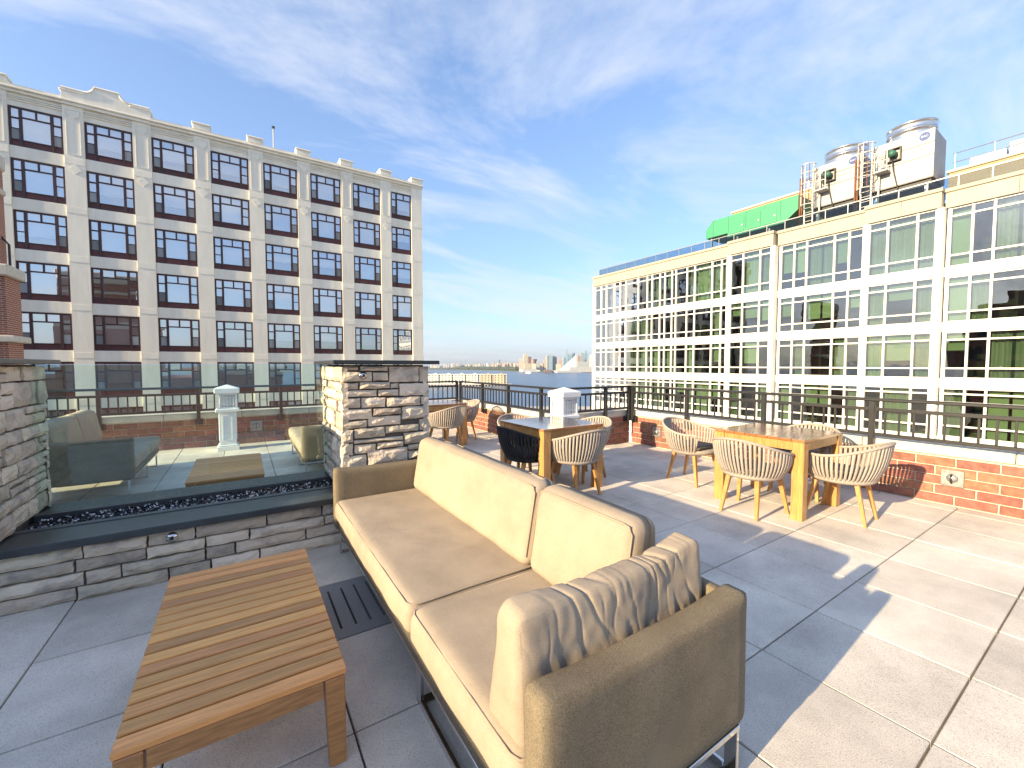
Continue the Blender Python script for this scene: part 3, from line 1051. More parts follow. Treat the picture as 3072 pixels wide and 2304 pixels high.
# the low table is shaded by the unseen wall added at the left
# ================================================================== COFFEE TABLES
def coffee_table(label, x0, x1, y0, y1, top, n):
    t = thing('coffee_table', label, 'coffee table', ((x0 + x1) / 2, (y0 + y1) / 2, 0), 'low slatted coffee tables')
    pitch = (y1 - y0) / n
    for k in range(n):
        a = y0 + k * pitch + 0.0052; c = y0 + (k + 1) * pitch - 0.0052
        part('slat', MB().cbox(x0, x1, a, c, top - 0.024, top, 0.004), 'teak_slat', t)
    for x in (x0 + 0.008, x1 - 0.032):
        part('apron', MB().cbox(x, x + 0.024, y0 + 0.075, y1 - 0.075, top - 0.088, top - 0.0255, 0.002), 'teak_side', t)
    for y in (y0 + 0.008, y1 - 0.032):
        part('apron', MB().cbox(x0 + 0.075, x1 - 0.075, y, y + 0.024, top - 0.088, top - 0.0255, 0.002), 'teak_side', t)
    for x, sx in ((x0 + 0.004, 1), (x1 - 0.004, -1)):
        for y, sy in ((y0 + 0.004, 1), (y1 - 0.004, -1)):
            g = MB()
            a = sorted((x, x + sx * 0.066)); c = sorted((y, y + sy * 0.066))
            g.cbox(a[0], a[1], c[0], c[1], 0.0, top - 0.0255, 0.004)
            for i, v in enumerate(g.v):
                if v[2] < 0.1:     # taper inside faces towards the floor
                    g.v[i] = (v[0] + (-sx * 0.012 if abs(v[0] - x) > 0.03 else 0), v[1] + (-sy * 0.012 if abs(v[1] - y) > 0.03 else 0), v[2])
            part('leg', g, 'teak_side', t)
    return t


coffee_table('low slatted teak coffee table in the foreground beside the large sofa', -0.335, 0.285, 1.525, 2.69, 0.347, 17)
coffee_table('low slatted coffee table seen through the fireplace glass', -0.475, 0.165, 4.86, 6.04, 0.33, 17)


# ================================================================== DINING TABLES AND CHAIRS
def dining_table(label, x0, x1, y0, y1, top=0.745):
    t = thing('dining_table', label, 'dining table', ((x0 + x1) / 2, (y0 + y1) / 2, 0), 'square teak dining tables')
    n = 8
    for k in range(n):
        a = y0 + (y1 - y0) * k / n + 0.0015; c = y0 + (y1 - y0) * (k + 1) / n - 0.0015
        part('plank', MB().cbox(x0, x1, a, c, top - 0.024, top, 0.002), 'teak_top', t)
    L = 0.098
    for x in (x0 + 0.004, x1 - 0.004 - L):
        for y in (y0 + 0.004, y1 - 0.004 - L):
            part('leg', MB().cbox(x, x + L, y, y + L, 0, top - 0.026, 0.004), 'teak', t)
    for y in (y0 + 0.012, y1 - 0.037):
        part('apron', MB().cbox(x0 + L + 0.006, x1 - L - 0.006, y, y + 0.025, top - 0.105, top - 0.026, 0.002), 'teak', t)
    for x in (x0 + 0.012, x1 - 0.037):
        part('apron', MB().cbox(x, x + 0.025, y0 + L + 0.006, y1 - L - 0.006, top - 0.105, top - 0.026, 0.002), 'teak', t)
    return t


dining_table('square dining table with shiny top reflecting the sky, between the pillar and white lantern', 2.64, 3.52, 3.47, 4.36)
dining_table('square honey-coloured dining table in full sun beside the right-hand railing', 4.22, 5.07, 1.69, 2.54)
dining_table('square dining table half hidden behind the stone pillar', 2.47, 3.36, 6.66, 7.56)


def make_chair(rope, label, group):
    t = thing('woven_armchair', label, 'chair', (0, 0, 0), group)
    W = dict(world=False)
    AMAX = math.radians(128)

    def rim(a):
        # a = 0 at the back (-y)
        z = 0.605 + 0.135 * (0.5 + 0.5 * math.cos(min(abs(a) / math.radians(112), 1) * PI)) ** 0.9
        return Vector((0.335 * math.sin(a), -0.345 * math.cos(a) - 0.01, z))

    def base(a):
        return Vector((0.252 * math.sin(a), -0.242 * math.cos(a), 0.375))
    nst = 41
    for k in range(nst):
        a = -AMAX + 2 * AMAX * k / (nst - 1)
        top = rim(a); bot = base(a)
        tang = (rim(a + 0.01) - rim(a - 0.01)); tang.z *= 0.3; tang.normalize()
        g = MB()
        vs = []
        seg = 6
        for s in range(seg + 1):
            u = s / seg
            p = bot.lerp(top, u)
            outw = Vector((math.sin(a), -math.cos(a), 0))
            p = p + outw * 0.03 * math.sin(PI * u) * (1 - 0.4 * u)
            wd = 0.0090 + 0.0026 * u
            th = 0.006
            for sw, so_ in ((-1, -1), (1, -1), (1, 1), (-1, 1)):
                vs.append(p + tang * sw * wd + outw * so_ * th)
        fs = []
        for s in range(seg):
            for q in range(4):
                r = (q + 1) % 4
                fs.append((s * 4 + q, s * 4 + r, (s + 1) * 4 + r, (s + 1) * 4 + q))
        fs += [(3, 2, 1, 0), tuple(seg * 4 + q for q in range(4))]
        g.add(vs, fs)
        part('rope_strap', g, rope, t, True, **W)
    pts = []
    for k in range(33):
        a = -AMAX + 2 * AMAX * k / 32
        pts.append(rim(a))

    def front(s):
        a = s * AMAX
        p0 = rim(a); p1 = base(a)
        return [p0 + Vector((0, 0.020, -0.006)), p0.lerp(p1, 0.12) + Vector((0, 0.030, 0)), p0.lerp(p1, 0.5) + Vector((0, 0.022, 0)), p1 + Vector((0, 0.005, 0.01))]
    path = front(-1)[::-1] + pts + front(1)
    part('top_rim', MB().tube(path, 0.0135, 8), rope, t, True, **W)
    # seat shell with rounded lower edge
    g = MB(); n = 36; prof = [(0.02, 0.352), (0.90, 0.355), (1.00, 0.368), (1.05, 0.385), (1.05, 0.405), (0.99, 0.418), (0.02, 0.420)]
    vs = []
    for rr, z in prof:
        for k in range(n):
            a = 2 * PI * k / n
            fy_ = 0.248 if math.cos(a) > 0 else 0.255
            vs.append((0.255 * math.sin(a) * rr, -fy_ * math.cos(a) * rr, z))
    fs = []
    for j in range(len(prof) - 1):
        for k in range(n):
            l = (k + 1) % n
            fs.append((j * n + k, j * n + l, (j + 1) * n + l, (j + 1) * n + k))
    fs += [tuple(range(n))[::-1], tuple(range((len(prof) - 1) * n, len(prof) * n))]
    part('seat_shell', g.add(vs, fs), rope, t, True, **W)
    part('seat_pad', rounded(-0.215, 0.215, -0.20, 0.215, 0.421, 0.462, 0.02, 8, 8, 3, None, (0, 0, 0.008)), 'seat_pad', t, True, **W)
    for sx in (-1, 1):
        for (xt, yt, xb, yb) in ((0.135, -0.150, 0.170, -0.225), (0.185, 0.150, 0.238, 0.218)):
            g = MB().bar((sx * xt, yt, 0.351), (sx * xb, yb, 0.0), 0.042, 0.034, (0, 1, 0), 0.62)
            part('leg', g, 'teak', t, **W)
    return t


CH = [  # x, y, facing (rotation), label
    (2.72, 3.87, -PI / 2, 'black woven armchair tucked under the shiny-topped dining table'),
    (3.10, 3.50, 0.0, 'pale woven armchair with its back to the sofa, at the shiny-topped dining table'),
    (3.10, 4.50, PI, 'woven armchair behind the shiny-topped table, only its curved rim showing on the left'),
    (3.62, 3.93, PI / 2, 'woven armchair between the shiny-topped table and the white lantern, rim above the table edge'),
    (4.13, 2.10, -PI / 2, 'sunlit woven armchair on the sofa side of the honey-coloured dining table'),
    (4.70, 1.565, 0.06, 'sunlit woven armchair nearest the long parapet, its shadow falling on the brick'),
    (4.64, 3.07, PI, 'sunlit woven armchair at the far end of the honey-coloured dining table'),
    (5.20, 2.10, PI / 2, 'woven armchair between the honey-coloured table and the long railing, mostly hidden'),
    (2.93, 6.62, 0.35, 'woven armchair half lit, at the near side of the table behind the stone pillar'),
    (3.50, 7.20, PI / 2, 'woven armchair pushed against the railing side of the table behind the stone pillar'),
]
GRP = 'woven rope armchairs round the dining tables'
proto = make_chair('rope', CH[1][3], GRP)
proto.location = (CH[1][0], CH[1][1], 0); proto.rotation_euler = (0, 0, CH[1][2])
for k, (x, y, r, lab) in enumerate(CH):
    if k == 1:
        continue
    if k == 0:
        c = make_chair('rope_black', lab, GRP)
    else:
        c = copy_tree(proto)
        c['label'] = lab
    c.location = (x, y, 0)
    c.rotation_euler = (0, 0, r)


# ================================================================== LANTERN POSTS
def lantern(label, x, y):
    t = thing('lantern_post', label, 'lantern', (x, y, 0), 'white lantern posts')
    def sq(g, h, z0, z1, c=0.004):
        return g.cbox(x - h, x + h, y - h, y + h, z0, z1, c)
    g = MB(); sq(g, 0.155, 0.0, 0.07); sq(g, 0.140, 0.0705, 0.10, 0.012)
    part('base', g, 'white_paint', t)
    part('shaft', sq(MB(), 0.118, 0.1005, 0.645), 'white_paint', t)
    for ax, s in (('x', 1), ('x', -1), ('y', 1), ('y', -1)):
        g = MB()
        for (u0, u1, z0, z1) in ((-0.072, 0.072, 0.17, 0.186), (-0.072, 0.072, 0.574, 0.59), (-0.072, -0.058, 0.187, 0.573), (0.058, 0.072, 0.187, 0.573)):
            a, c = sorted((s * 0.1182, s * 0.126))
            if ax == 'x': g.box(x + a, x + c, y + u0, y + u1, z0, z1)
            else: g.box(x + u0, x + u1, y + a, y + c, z0, z1)
        part('panel_moulding', g, 'white_paint', t)
    g = MB(); sq(g, 0.165, 0.6455, 0.70, 0.01)
    part('collar', g, 'white_paint', t)
    part('light_box', sq(MB(), 0.105, 0.7005, 0.955), 'lantern_glass', t)
    for sx in (-1, 1):
        for sy in (-1, 1):
            part('corner_bar', MB().box(x + sx * 0.128 - 0.014, x + sx * 0.128 + 0.014, y + sy * 0.128 - 0.014, y + sy * 0.128 + 0.014, 0.7005, 0.955), 'white_paint', t)
    for ax, s in (('x', 1), ('x', -1), ('y', 1), ('y', -1)):
        g = MB()
        bars = [(-0.113, 0.113, 0.7005, 0.722), (-0.113, 0.113, 0.925, 0.955), (-0.113, 0.113, 0.765, 0.776), (-0.113, 0.113, 0.885, 0.896)]
        for u in (-0.085, -0.045, 0.0, 0.045, 0.085):
            bars.append((u - 0.0055, u + 0.0055, 0.7225, 0.9245))
        for i, (u0, u1, z0, z1) in enumerate(bars):
            e = 0.002 if i > 3 else 0
            a, c = sorted((s * (0.1185 + e), s * (0.133 - e)))
            if ax == 'x': g.box(x + a, x + c, y + u0, y + u1, z0, z1)
            else: g.box(x + u0, x + u1, y + a, y + c, z0, z1)
        part('grille', g, 'white_paint', t)
    g = MB(); sq(g, 0.174, 0.9555, 1.035, 0.008)
    cap = part('cap', g, 'white_paint', t)
    h = 0.172
    part('cap_roof', MB().add([(x - h, y - h, 1.0352), (x + h, y - h, 1.0352), (x + h, y + h, 1.0352), (x - h, y + h, 1.0352), (x, y, 1.098)], [(0, 1, 4), (1, 2, 4), (2, 3, 4), (3, 0, 4), (3, 2, 1, 0)]), 'white_paint', cap)


lantern('white square lantern post seen through the fireplace glass', -0.225, 8.47)
lantern('white square lantern post behind the shiny-topped dining table', 3.97, 4.72)

# a tall brick wall added at the left of the terrace, outside the view; it keeps the low sun off the floor
gw = thing('added_shade_wall', 'unseen red brick wall added along the left side to shade the terrace', 'wall', (-4.5, 2, 0))
part('wall', MB().box(-4.6, -4.4, -3.0, 6.5, -0.3, 1.87), 'red_brickwork', gw)
part('coping', MB().cbox(-4.64, -4.36, -3.04, 6.54, 1.8702, 1.94, 0.008), 'coping', gw)



# ================================================================== LEFT BUILDING (limestone loft block)
LY = 45.0
BAY, WW = 3.905, 2.77
FZ, WH = 3.655, 2.78
LX_END = 17.2
lb = thing('loft_building', 'cream limestone loft building with dark red window frames and stepped parapet', 'building', (2, LY + 8, LAND_Z))
part('core', MB().box(-22.0, LX_END - 0.30, LY + 0.75, LY + 20, LAND_Z, 20.9), 'interior', lb)
part('end_wall', MB().box(LX_END - 0.295, LX_END, LY + 0.06, LY + 20, LAND_Z, 20.95), 'limestone', lb)
part('roof', MB().box(-22.0, LX_END - 0.31, LY + 1.0, LY + 20, 20.91, 21.0), 'roof_gravel', lb)


def bay_x(i):
    x0 = -13.57 + BAY * i
    return x0, x0 + (WW if i < 7 else 2.22)


ROWS = range(0, 7)


def row_z(j):
    zt = 19.95 - FZ * j
    return zt - WH, zt


# piers between the bays, spandrels, bands
for i in range(-2, 8):
    x1 = bay_x(i)[0]
    x0 = bay_x(i - 1)[1]
    pier = part('pier', MB().box(x0, x1, LY, LY + 0.74, LAND_Z, 20.85), 'limestone', lb)
    for j in ROWS:
        za, zb = row_z(j)
        # belt block at each floor, between two shadow joints
        part('belt_block', MB().cbox(x0 + 0.004, x1 - 0.004, LY - 0.022, LY - 0.001, za - 0.62, za - 0.14, 0.012), 'limestone_trim', pier)
    xc = (x0 + x1) / 2
    za, zb = row_z(0)
    g = MB()   # raised panel outline with a pointed shield on the top storey
    for (u0, u1, z0, z1) in ((-0.40, -0.36, za + 0.1, zb + 0.62), (0.36, 0.40, za + 0.1, zb + 0.62), (-0.36, 0.36, za + 0.1, za + 0.14), (-0.36, 0.36, zb + 0.58, zb + 0.62)):
        g.box(xc + u0, xc + u1, LY - 0.03, LY - 0.001, z0, z1)
    part('panel_outline', g, 'limestone_trim', pier)
    part('shield', MB().prism([(xc - 0.34, zb + 0.56), (xc - 0.34, zb + 0.22), (xc, zb - 0.12), (xc + 0.34, zb + 0.22), (xc + 0.34, zb + 0.56)], 'y', LY - 0.035, LY - 0.001), 'limestone', pier)
    z = row_z(1)[1] - 0.12
    part('diamond', MB().prism([(xc, z + 0.36), (xc - 0.36, z), (xc, z - 0.36), (xc + 0.36, z)], 'y', LY - 0.04, LY - 0.001), 'limestone_trim', pier)
    part('pier_cap', MB().cbox(x0 - 0.02, x1 + 0.02, LY - 0.10, LY + 0.9, 21.42, 21.80, 0.03), 'limestone_trim', lb)
    part('pier_cap', MB().cbox(x0 - 0.10, x1 + 0.10, LY - 0.18, LY + 0.98, 21.805, 21.95, 0.04), 'limestone_trim', lb)
# corner pier
x0 = bay_x(7)[1]
part('pier', MB().box(x0, LX_END - 0.002, LY, LY + 0.06, LAND_Z, 20.85), 'limestone', lb)
part('pier', MB().box(x0, LX_END - 0.298, LY + 0.06, LY + 0.74, LAND_Z, 20.85), 'limestone', lb)
part('pier_cap', MB().cbox(x0 + 0.02, LX_END + 0.04, LY - 0.10, LY + 1.0, 21.42, 21.75, 0.03), 'limestone_trim', lb)
part('pier_cap', MB().cbox(x0 - 0.06, LX_END + 0.12, LY - 0.18, LY + 1.1, 21.755, 21.88, 0.04), 'limestone_trim', lb)
for j in ROWS:
    za, zb = row_z(j)
    part('belt_block', MB().cbox(x0 + 0.004, LX_END + 0.02, LY - 0.022, LY - 0.001, za - 0.62, za - 0.14, 0.012), 'limestone_trim', lb)
# cornice courses
part('cornice', MB().cbox(-22, LX_END + 0.06, LY - 0.10, LY + 0.72, 20.852, 21.06, 0.03), 'limestone_trim', lb)
part('cornice', MB().cbox(-22, LX_END + 0.14, LY - 0.24, LY + 0.72, 21.062, 21.20, 0.03), 'limestone_trim', lb)
part('parapet', MB().box(-22, LX_END + 0.02, LY - 0.04, LY + 0.55, 21.202, 21.418), 'limestone', lb)
# curved gable over the second bay
gx0, gx1 = bay_x(0)[1], bay_x(2)[0]
gc = (gx0 + gx1) / 2
poly = [(gx0, 20.86), (gx1, 20.86), (gx1, 22.0), (gx1 - 1.2, 22.0)]
for k in range(9):
    a = k / 8
    poly.append((gx1 - 1.2 - 0.60 * math.sin(a * PI / 2), 22.0 + 0.55 * (1 - math.cos(a * PI / 2))))
for k in range(9):
    a = 1 - k / 8
    poly.append((gx0 + 1.2 + 0.60 * math.sin(a * PI / 2), 22.0 + 0.55 * (1 - math.cos(a * PI / 2))))
poly += [(gx0 + 1.2, 22.0), (gx0, 22.0)]
part('curved_gable', MB().prism(poly, 'y', LY - 0.13, LY + 0.60), 'limestone', lb)
top = [p for p in poly if p[1] >= 21.99]
part('gable_coping', MB().tube([(p[0], LY - 0.10, p[1] + 0.02) for p in top], 0.10, 6), 'limestone_trim', lb)

rnd = random.Random(11)
pane_count = 0
for i in range(-1, 8):
    x0, x1 = bay_x(i)
    if i > -1:
        part('frieze', MB().box(x0 + 0.001, x1 - 0.001, LY + 0.10, LY + 0.74, 19.952, 20.851), 'limestone', lb)
        for q, zz in enumerate((20.35, 20.50, 20.62)):
            part('moulding', MB().box(x0 + 0.002, x1 - 0.002, LY + 0.03 - q * 0.012, LY + 0.0995, zz, zz + 0.07), 'limestone_trim', lb)
    for j in ROWS:
        za, zb = row_z(j)
        part('spandrel', MB().cbox(x0 + 0.001, x1 - 0.001, LY + 0.09, LY + 0.74, za - FZ + WH + 0.002, za - 0.003, 0.02), 'limestone', lb)
        if i == -1 and j > 0:
            part('dark_window', MB().box(x0, x1, LY + 0.18, LY + 0.20, za, zb), 'bronze_frame', lb)
            continue
        win = part('window', MB().box(x0 + 0.002, x1 - 0.002, LY + 0.17, LY + 0.21, za, za + 0.46), 'window_apron', lb)
        # frame lines
        fr = MB()
        ya, yb = LY + 0.12, LY + 0.20
        W_ = x1 - x0
        full = i < 7
        v0, v1 = (0.215, 0.785) if full else (0.27, None)
        V = [(0, 0.045), (1 - 0.045, 1)]
        ml = x0 + v0 * W_
        mr_ = x0 + (v1 * W_ if v1 else W_ - 0.07)
        fr.box(x0 + 0.002, x0 + 0.13, ya, yb, za, zb)
        fr.box(x1 - 0.13, x1 - 0.002, ya, yb, za, zb)
        fr.box(x0 + 0.131, x1 - 0.131, ya, yb, zb - 0.13, zb)
        fr.box(ml - 0.08, ml + 0.08, ya - 0.03, yb, za, zb - 0.131)
        if full:
            fr.box(mr_ - 0.08, mr_ + 0.08, ya - 0.03, yb, za, zb - 0.131)
        zt = zb - 0.80   # transom
        zs = za + 0.50
        zm = zs + (zt - zs) * 0.50
        zT = zb - 0.70
        ctr0, ctr1 = ml + 0.081, (mr_ - 0.081 if full else x1 - 0.131)
        fr.box(ctr0, ctr1, ya, yb, zT - 0.05, zT + 0.05)
        cm = (ctr0 + ctr1) / 2
        fr.box(cm - 0.05, cm + 0.05, ya, yb, zT + 0.051, zb - 0.131)
        fr.box(ctr0, ctr1, ya, yb, za + 0.43, zs)
        sides = [(x0 + 0.131, ml - 0.081)] + ([(mr_ + 0.081, x1 - 0.131)] if full else [])
        for a, c in sides:
            fr.box(a, c, ya, yb, zt - 0.05, zt + 0.05)
            fr.box(a, c, ya, yb, zm - 0.03, zm + 0.03)
            fr.box(a, c, ya, yb, za + 0.43, zs)
        part('frame', fr, 'bronze_frame', win)
        # panes
        cells = [(ctr0, cm - 0.05, zT + 0.05, zb - 0.13), (cm + 0.05, ctr1, zT + 0.05, zb - 0.13), (ctr0, ctr1, zs, zT - 0.05)]
        for a, c in sides:
            cells += [(a, c, zt + 0.05, zb - 0.13), (a, c, zm + 0.03, zt - 0.05), (a, c, zs, zm - 0.03)]
        yp = LY + 0.175
        if pane_count + len(cells) <= 296:
            for (a, c, z0, z1) in cells:
                tl = 0.006 * rnd.uniform(-1, 1); tl2 = 0.006 * rnd.uniform(-1, 1)
                part('pane', MB().add([(a, yp + tl, z0), (c, yp - tl, z0), (c, yp - tl + tl2, z1), (a, yp + tl + tl2, z1)], [(0, 1, 2, 3)]), 'glass_left', win)
            pane_count += len(cells)
        else:
            g = MB()
            for (a, c, z0, z1) in cells:
                tl = 0.006 * rnd.uniform(-1, 1); tl2 = 0.006 * rnd.uniform(-1, 1)
                g.add([(a, yp + tl, z0), (c, yp - tl, z0), (c, yp - tl + tl2, z1), (a, yp + tl + tl2, z1)], [(0, 1, 2, 3)])
            o = part('glazing', g, 'glass_left', win)
            o['kind'] = 'stuff'
        # blinds behind the glass
        dark = (j == 5 and i in (3, 4)) or (j == 4 and i == 7) or (j == 4 and i == 6) or (j == 3 and i == 1)
        if not dark:
            lowz = zs if rnd.random() < 0.72 else zs + (zT - zs) * rnd.uniform(0.25, 0.5)
            part('blind', MB().box(x0 + 0.10, x1 - 0.10, LY + 0.27, LY + 0.28, lowz, zb - 0.05), 'blind_slatted' if j == 5 else 'blind', win)
            for a, c in sides:
                if rnd.random() < 0.85:
                    part('insect_screen', MB().box(a, c, LY + 0.150, LY + 0.157, zs, zm - 0.03), 'screen', win)
# roof rail, mast and vents
part('roof_rail', MB().cyl((-21, LY + 0.9, 21.62), (LX_END - 1, LY + 0.9, 21.62), 0.02, n=6), 'galvanised', lb)
mast = thing('roof_mast', 'thin white mast on the cream loft building roof', 'mast', (3.2, LY + 4, 21.0))
part('pole', MB().cyl((3.2, LY + 4, 21.0), (3.2, LY + 4, 25.1), 0.07, 0.05, n=8), 'pipe_white', mast)
part('head', MB().cyl((3.2, LY + 4, 25.1), (3.2, LY + 4, 25.3), 0.14, n=8), 'black_iron', mast)
for q, xv in enumerate((7.8, 8.3)):
    v = thing('roof_vent', 'small dark roof vent %s on the cream loft building' % ('left of its twin' if q == 0 else 'right of its twin'), 'vent', (xv, LY + 2.5, 21.0), 'dark roof vents on the loft building')
    part('stack', MB().cyl((xv, LY + 2.5, 21.0), (xv, LY + 2.5, 22.3), 0.07, n=8), 'black_iron', v)
    part('hood', MB().cyl((xv, LY + 2.5, 22.3), (xv, LY + 2.5, 22.5), 0.18, 0.10, n=8), 'black_iron', v)

# ================================================================== RED BRICK WING at the left edge
wg = thing('brick_wing', 'red brick building corner with pale stone bands at the far left edge', 'building', (-12, 28, LAND_Z))
part('upper_wall', MB().box(-16, -8.99, 27.9, 29.0, 5.6, 10.22), 'red_brickwork', wg)
part('lower_wall', MB().box(-16, -8.62, 27.5, 29.0, LAND_Z, 5.3), 'red_brickwork', wg)
part('stone_band', MB().cbox(-16, -8.43, 27.2, 29.05, 5.302, 5.80, 0.05), 'coping', wg)
part('stone_band', MB().cbox(-16, -8.36, 27.3, 29.05, 2.42, 2.72, 0.04), 'coping', wg)
part('stone_band', MB().cbox(-16, -8.92, 27.8, 29.05, 9.13, 9.40, 0.04), 'coping', wg)
part('cornice', MB().cbox(-16, -8.90, 27.8, 29.1, 10.222, 10.95, 0.08), 'coping', wg)
part('balcony_rail', MB().tube([(-9.6, 27.7, 7.4), (-9.0, 28.6, 7.2), (-8.78, 28.6, 6.9), (-8.78, 28.6, 5.85)], 0.045, 6), 'black_iron', wg)
part('balcony_rail', MB().tube([(-9.3, 27.45, 4.6), (-8.8, 28.6, 4.5), (-8.70, 28.6, 4.2), (-8.70, 28.6, 2.75)], 0.045, 6), 'black_iron', wg)
part('window', MB().box(-10.4, -9.55, 27.44, 27.49, 2.9, 5.0), 'bronze_frame', wg)

# ================================================================== RIGHT BUILDING (white glazed apartments)
RX = 32.0
rb = thing('glazed_apartment_building', 'white-framed apartment building with green-tinted window walls and beige parapet', 'building', (RX + 8, 16, LAND_Z))
SEC = [  # name, plane offset, mullion positions from far to near
    (0.0, [33.0, 32.06, 31.32, 30.21, 29.45, 28.71, 27.16, 26.11, 25.56, 24.70, 24.18, 23.43, 23.03, 21.96, 21.24, 19.70, 18.92, 18.15]),
    (-0.45, [17.95, 17.00, 15.78, 15.02]),
    (0.0, [14.62, 13.76, 13.01, 11.45, 10.68, 9.85]),
    (-0.45, [9.60, 8.72, 7.46, 6.68]),
    (0.0, [6.30, 5.45, 4.70, 2.95, 2.2, 1.2, -0.6, -1.4, -2.4, -4.2, -5.0, -6.0]),
]
RROW = [  # bottom, top, transom heights
    (6.66, 9.78, (7.27, 9.33)), (3.72, 6.15, (4.25, 5.72)), (0.70, 3.21, (1.25, 2.77)), (-2.45, 0.19, (-1.85, -1.25, -0.58, -0.12))]
part('core', MB().box(RX + 3.2, RX + 20, -7.8, 33.2, LAND_Z, 9.8), 'interior_right', rb)
part('end_wall', MB().box(RX + 0.05, RX + 20, 33.202, 33.45, LAND_Z, 10.2), 'white_band', rb)
for (z0, z1) in ((9.785, 9.80),):
    pass
for k, (z0, z1, _) in enumerate(RROW):     # floors and dividing walls inside
    part('floor_slab', MB().box(RX + 0.25, RX + 3.19, -7.8, 33.19, z1 + 0.02, z1 + 0.28), 'interior_right', rb)
part('base_wall', MB().box(RX + 0.22, RX + 3.19, -7.8, 33.19, LAND_Z, -2.46), 'white_band', rb)
for yw in (27.9, 23.2, 18.05, 14.75, 12.2, 9.7, 6.5, 3.9, 0.3):
    part('room_divider', MB().box(RX + 0.3, RX + 3.18, yw - 0.06, yw + 0.06, -2.45, 9.79), 'interior_right', rb)
cells = []
rnd = random.Random(23)
for si, (off, ys) in enumerate(SEC):
    X0 = RX + off
    yh, yl = ys[0], ys[-1]
    # horizontal bands
    bands = [(9.33 + 0.455, 9.80)] if False else []
    for (a, c) in ((6.16, 6.655), (3.22, 3.715), (0.20, 0.695), (-3.6, -2.46)):
        part('floor_band', MB().cbox(X0 - 0.14, X0 + 0.2, yl - 0.12, yh + 0.12, a, c, 0.02), 'white_band', rb)
    # parapet panels
    part('parapet', MB().box(X0 - 0.02, X0 + 0.35, yl - 0.16, yh + 0.16, 9.79, 10.60), 'parapet_panel', rb)
    L = yh - yl
    n = max(2, round(L / 2.6))
    for q in range(n):
        a = yl - 0.16 + (L + 0.32) * q / n + 0.008; c = yl - 0.16 + (L + 0.32) * (q + 1) / n - 0.008
        part('parapet_panel', MB().box(X0 - 0.22, X0 - 0.021, a, c, 9.79, 10.60), 'parapet_panel', rb)
    part('parapet_cap', MB().cbox(X0 - 0.30, X0 + 0.45, yl - 0.20, yh + 0.20, 10.602, 10.80, 0.02), 'parapet_panel', rb)
    # mullions full height between the bands
    for y in ys:
        wide = 0.095 if y not in (ys[0], ys[-1]) else 0.15
        part('mullion', MB().box(X0 - 0.10, X0 + 0.12, y - wide / 2, y + wide / 2, -2.459, 9.785), 'white_frame', rb)
    for (z0, z1, ts) in RROW:
        for zt in ts:
            part('transom', MB().box(X0 - 0.07, X0 + 0.10, yl, yh, zt - 0.04, zt + 0.04), 'white_frame', rb)
        part('transom', MB().box(X0 - 0.07, X0 + 0.10, yl, yh, z1 - 0.07, z1 + 0.002), 'white_frame', rb)
        part('transom', MB().box(X0 - 0.07, X0 + 0.10, yl, yh, z0 - 0.002, z0 + 0.06), 'white_frame', rb)
    # return faces of the projecting bays
    if off < 0:
        for ye, s in ((yh, 1), (yl, -1)):
            part('corner_column', MB().box(X0 - 0.16, X0 + 0.40, min(ye, ye + s * 0.26), max(ye, ye + s * 0.26), -3.6, 9.784), 'white_frame' if s > 0 else 'white_frame', rb)
    for ya, yb_ in zip(ys[:-1], ys[1:]):
        for ri, (z0, z1, ts) in enumerate(RROW):
            zz = [z0] + list(ts) + [z1]
            for a, c in zip(zz[:-1], zz[1:]):
                cells.append((X0, yb_ + 0.05, ya - 0.05, a + 0.03, c - 0.03, ri, si))
            # what stands behind the glass
            kind = rnd.random()
            y0, y1 = yb_ + 0.06, ya - 0.06
            big = (ya - yb_) > 1.3
            if kind < 0.36:
                nseg = max(6, int((y1 - y0) / 0.07))
                vs = []
                for q in range(nseg + 1):
                    yy = y0 + (y1 - y0) * q / nseg
                    xx = X0 + 0.34 + 0.05 * math.sin(q * 1.9) + 0.02 * math.sin(q * 0.7)
                    vs += [(xx, yy, z0 + 0.02), (xx, yy, z1 - 0.05)]
                fs = [(2 * q, 2 * q + 2, 2 * q + 3, 2 * q + 1) for q in range(nseg)]
                part('curtain', MB().add(vs, fs), 'curtain', rb)
            elif kind < 0.60:
                bz = z0 + (z1 - z0) * (0.0 if rnd.random() < 0.35 else rnd.uniform(0.3, 0.65))
                part('roller_blind', MB().box(X0 + 0.30, X0 + 0.31, y0, y1, bz, z1 - 0.05), 'blind_green', rb)
cells.sort(key=lambda c: -(c[2] - c[1]) * (c[4] - c[3]) / (c[0] ** 2 + ((c[1] + c[2]) / 2) ** 2) * (1 if c[1] > 2 else 0.001))
rest = MB()
for k, (X0, a, c, z0, z1, ri, si) in enumerate(cells):
    t1 = rnd.uniform(-1, 1) * 0.004; t2 = rnd.uniform(-1, 1) * 0.004
    vs = [(X0 + t1, a, z0), (X0 - t1, c, z0), (X0 - t1 + t2, c, z1), (X0 + t1 + t2, a, z1)]
    if k < 298:
        part('pane', MB().add(vs, [(0, 1, 2, 3)]), 'glass_right', rb)
    else:
        rest.add(vs, [(0, 1, 2, 3)])
o = part('glazing', rest, 'glass_right', rb)
o['kind'] = 'stuff'
part('roof', MB().box(RX + 0.46, RX + 20, -7.8, 33.2, 9.81, 10.25), 'roof_gravel', rb)
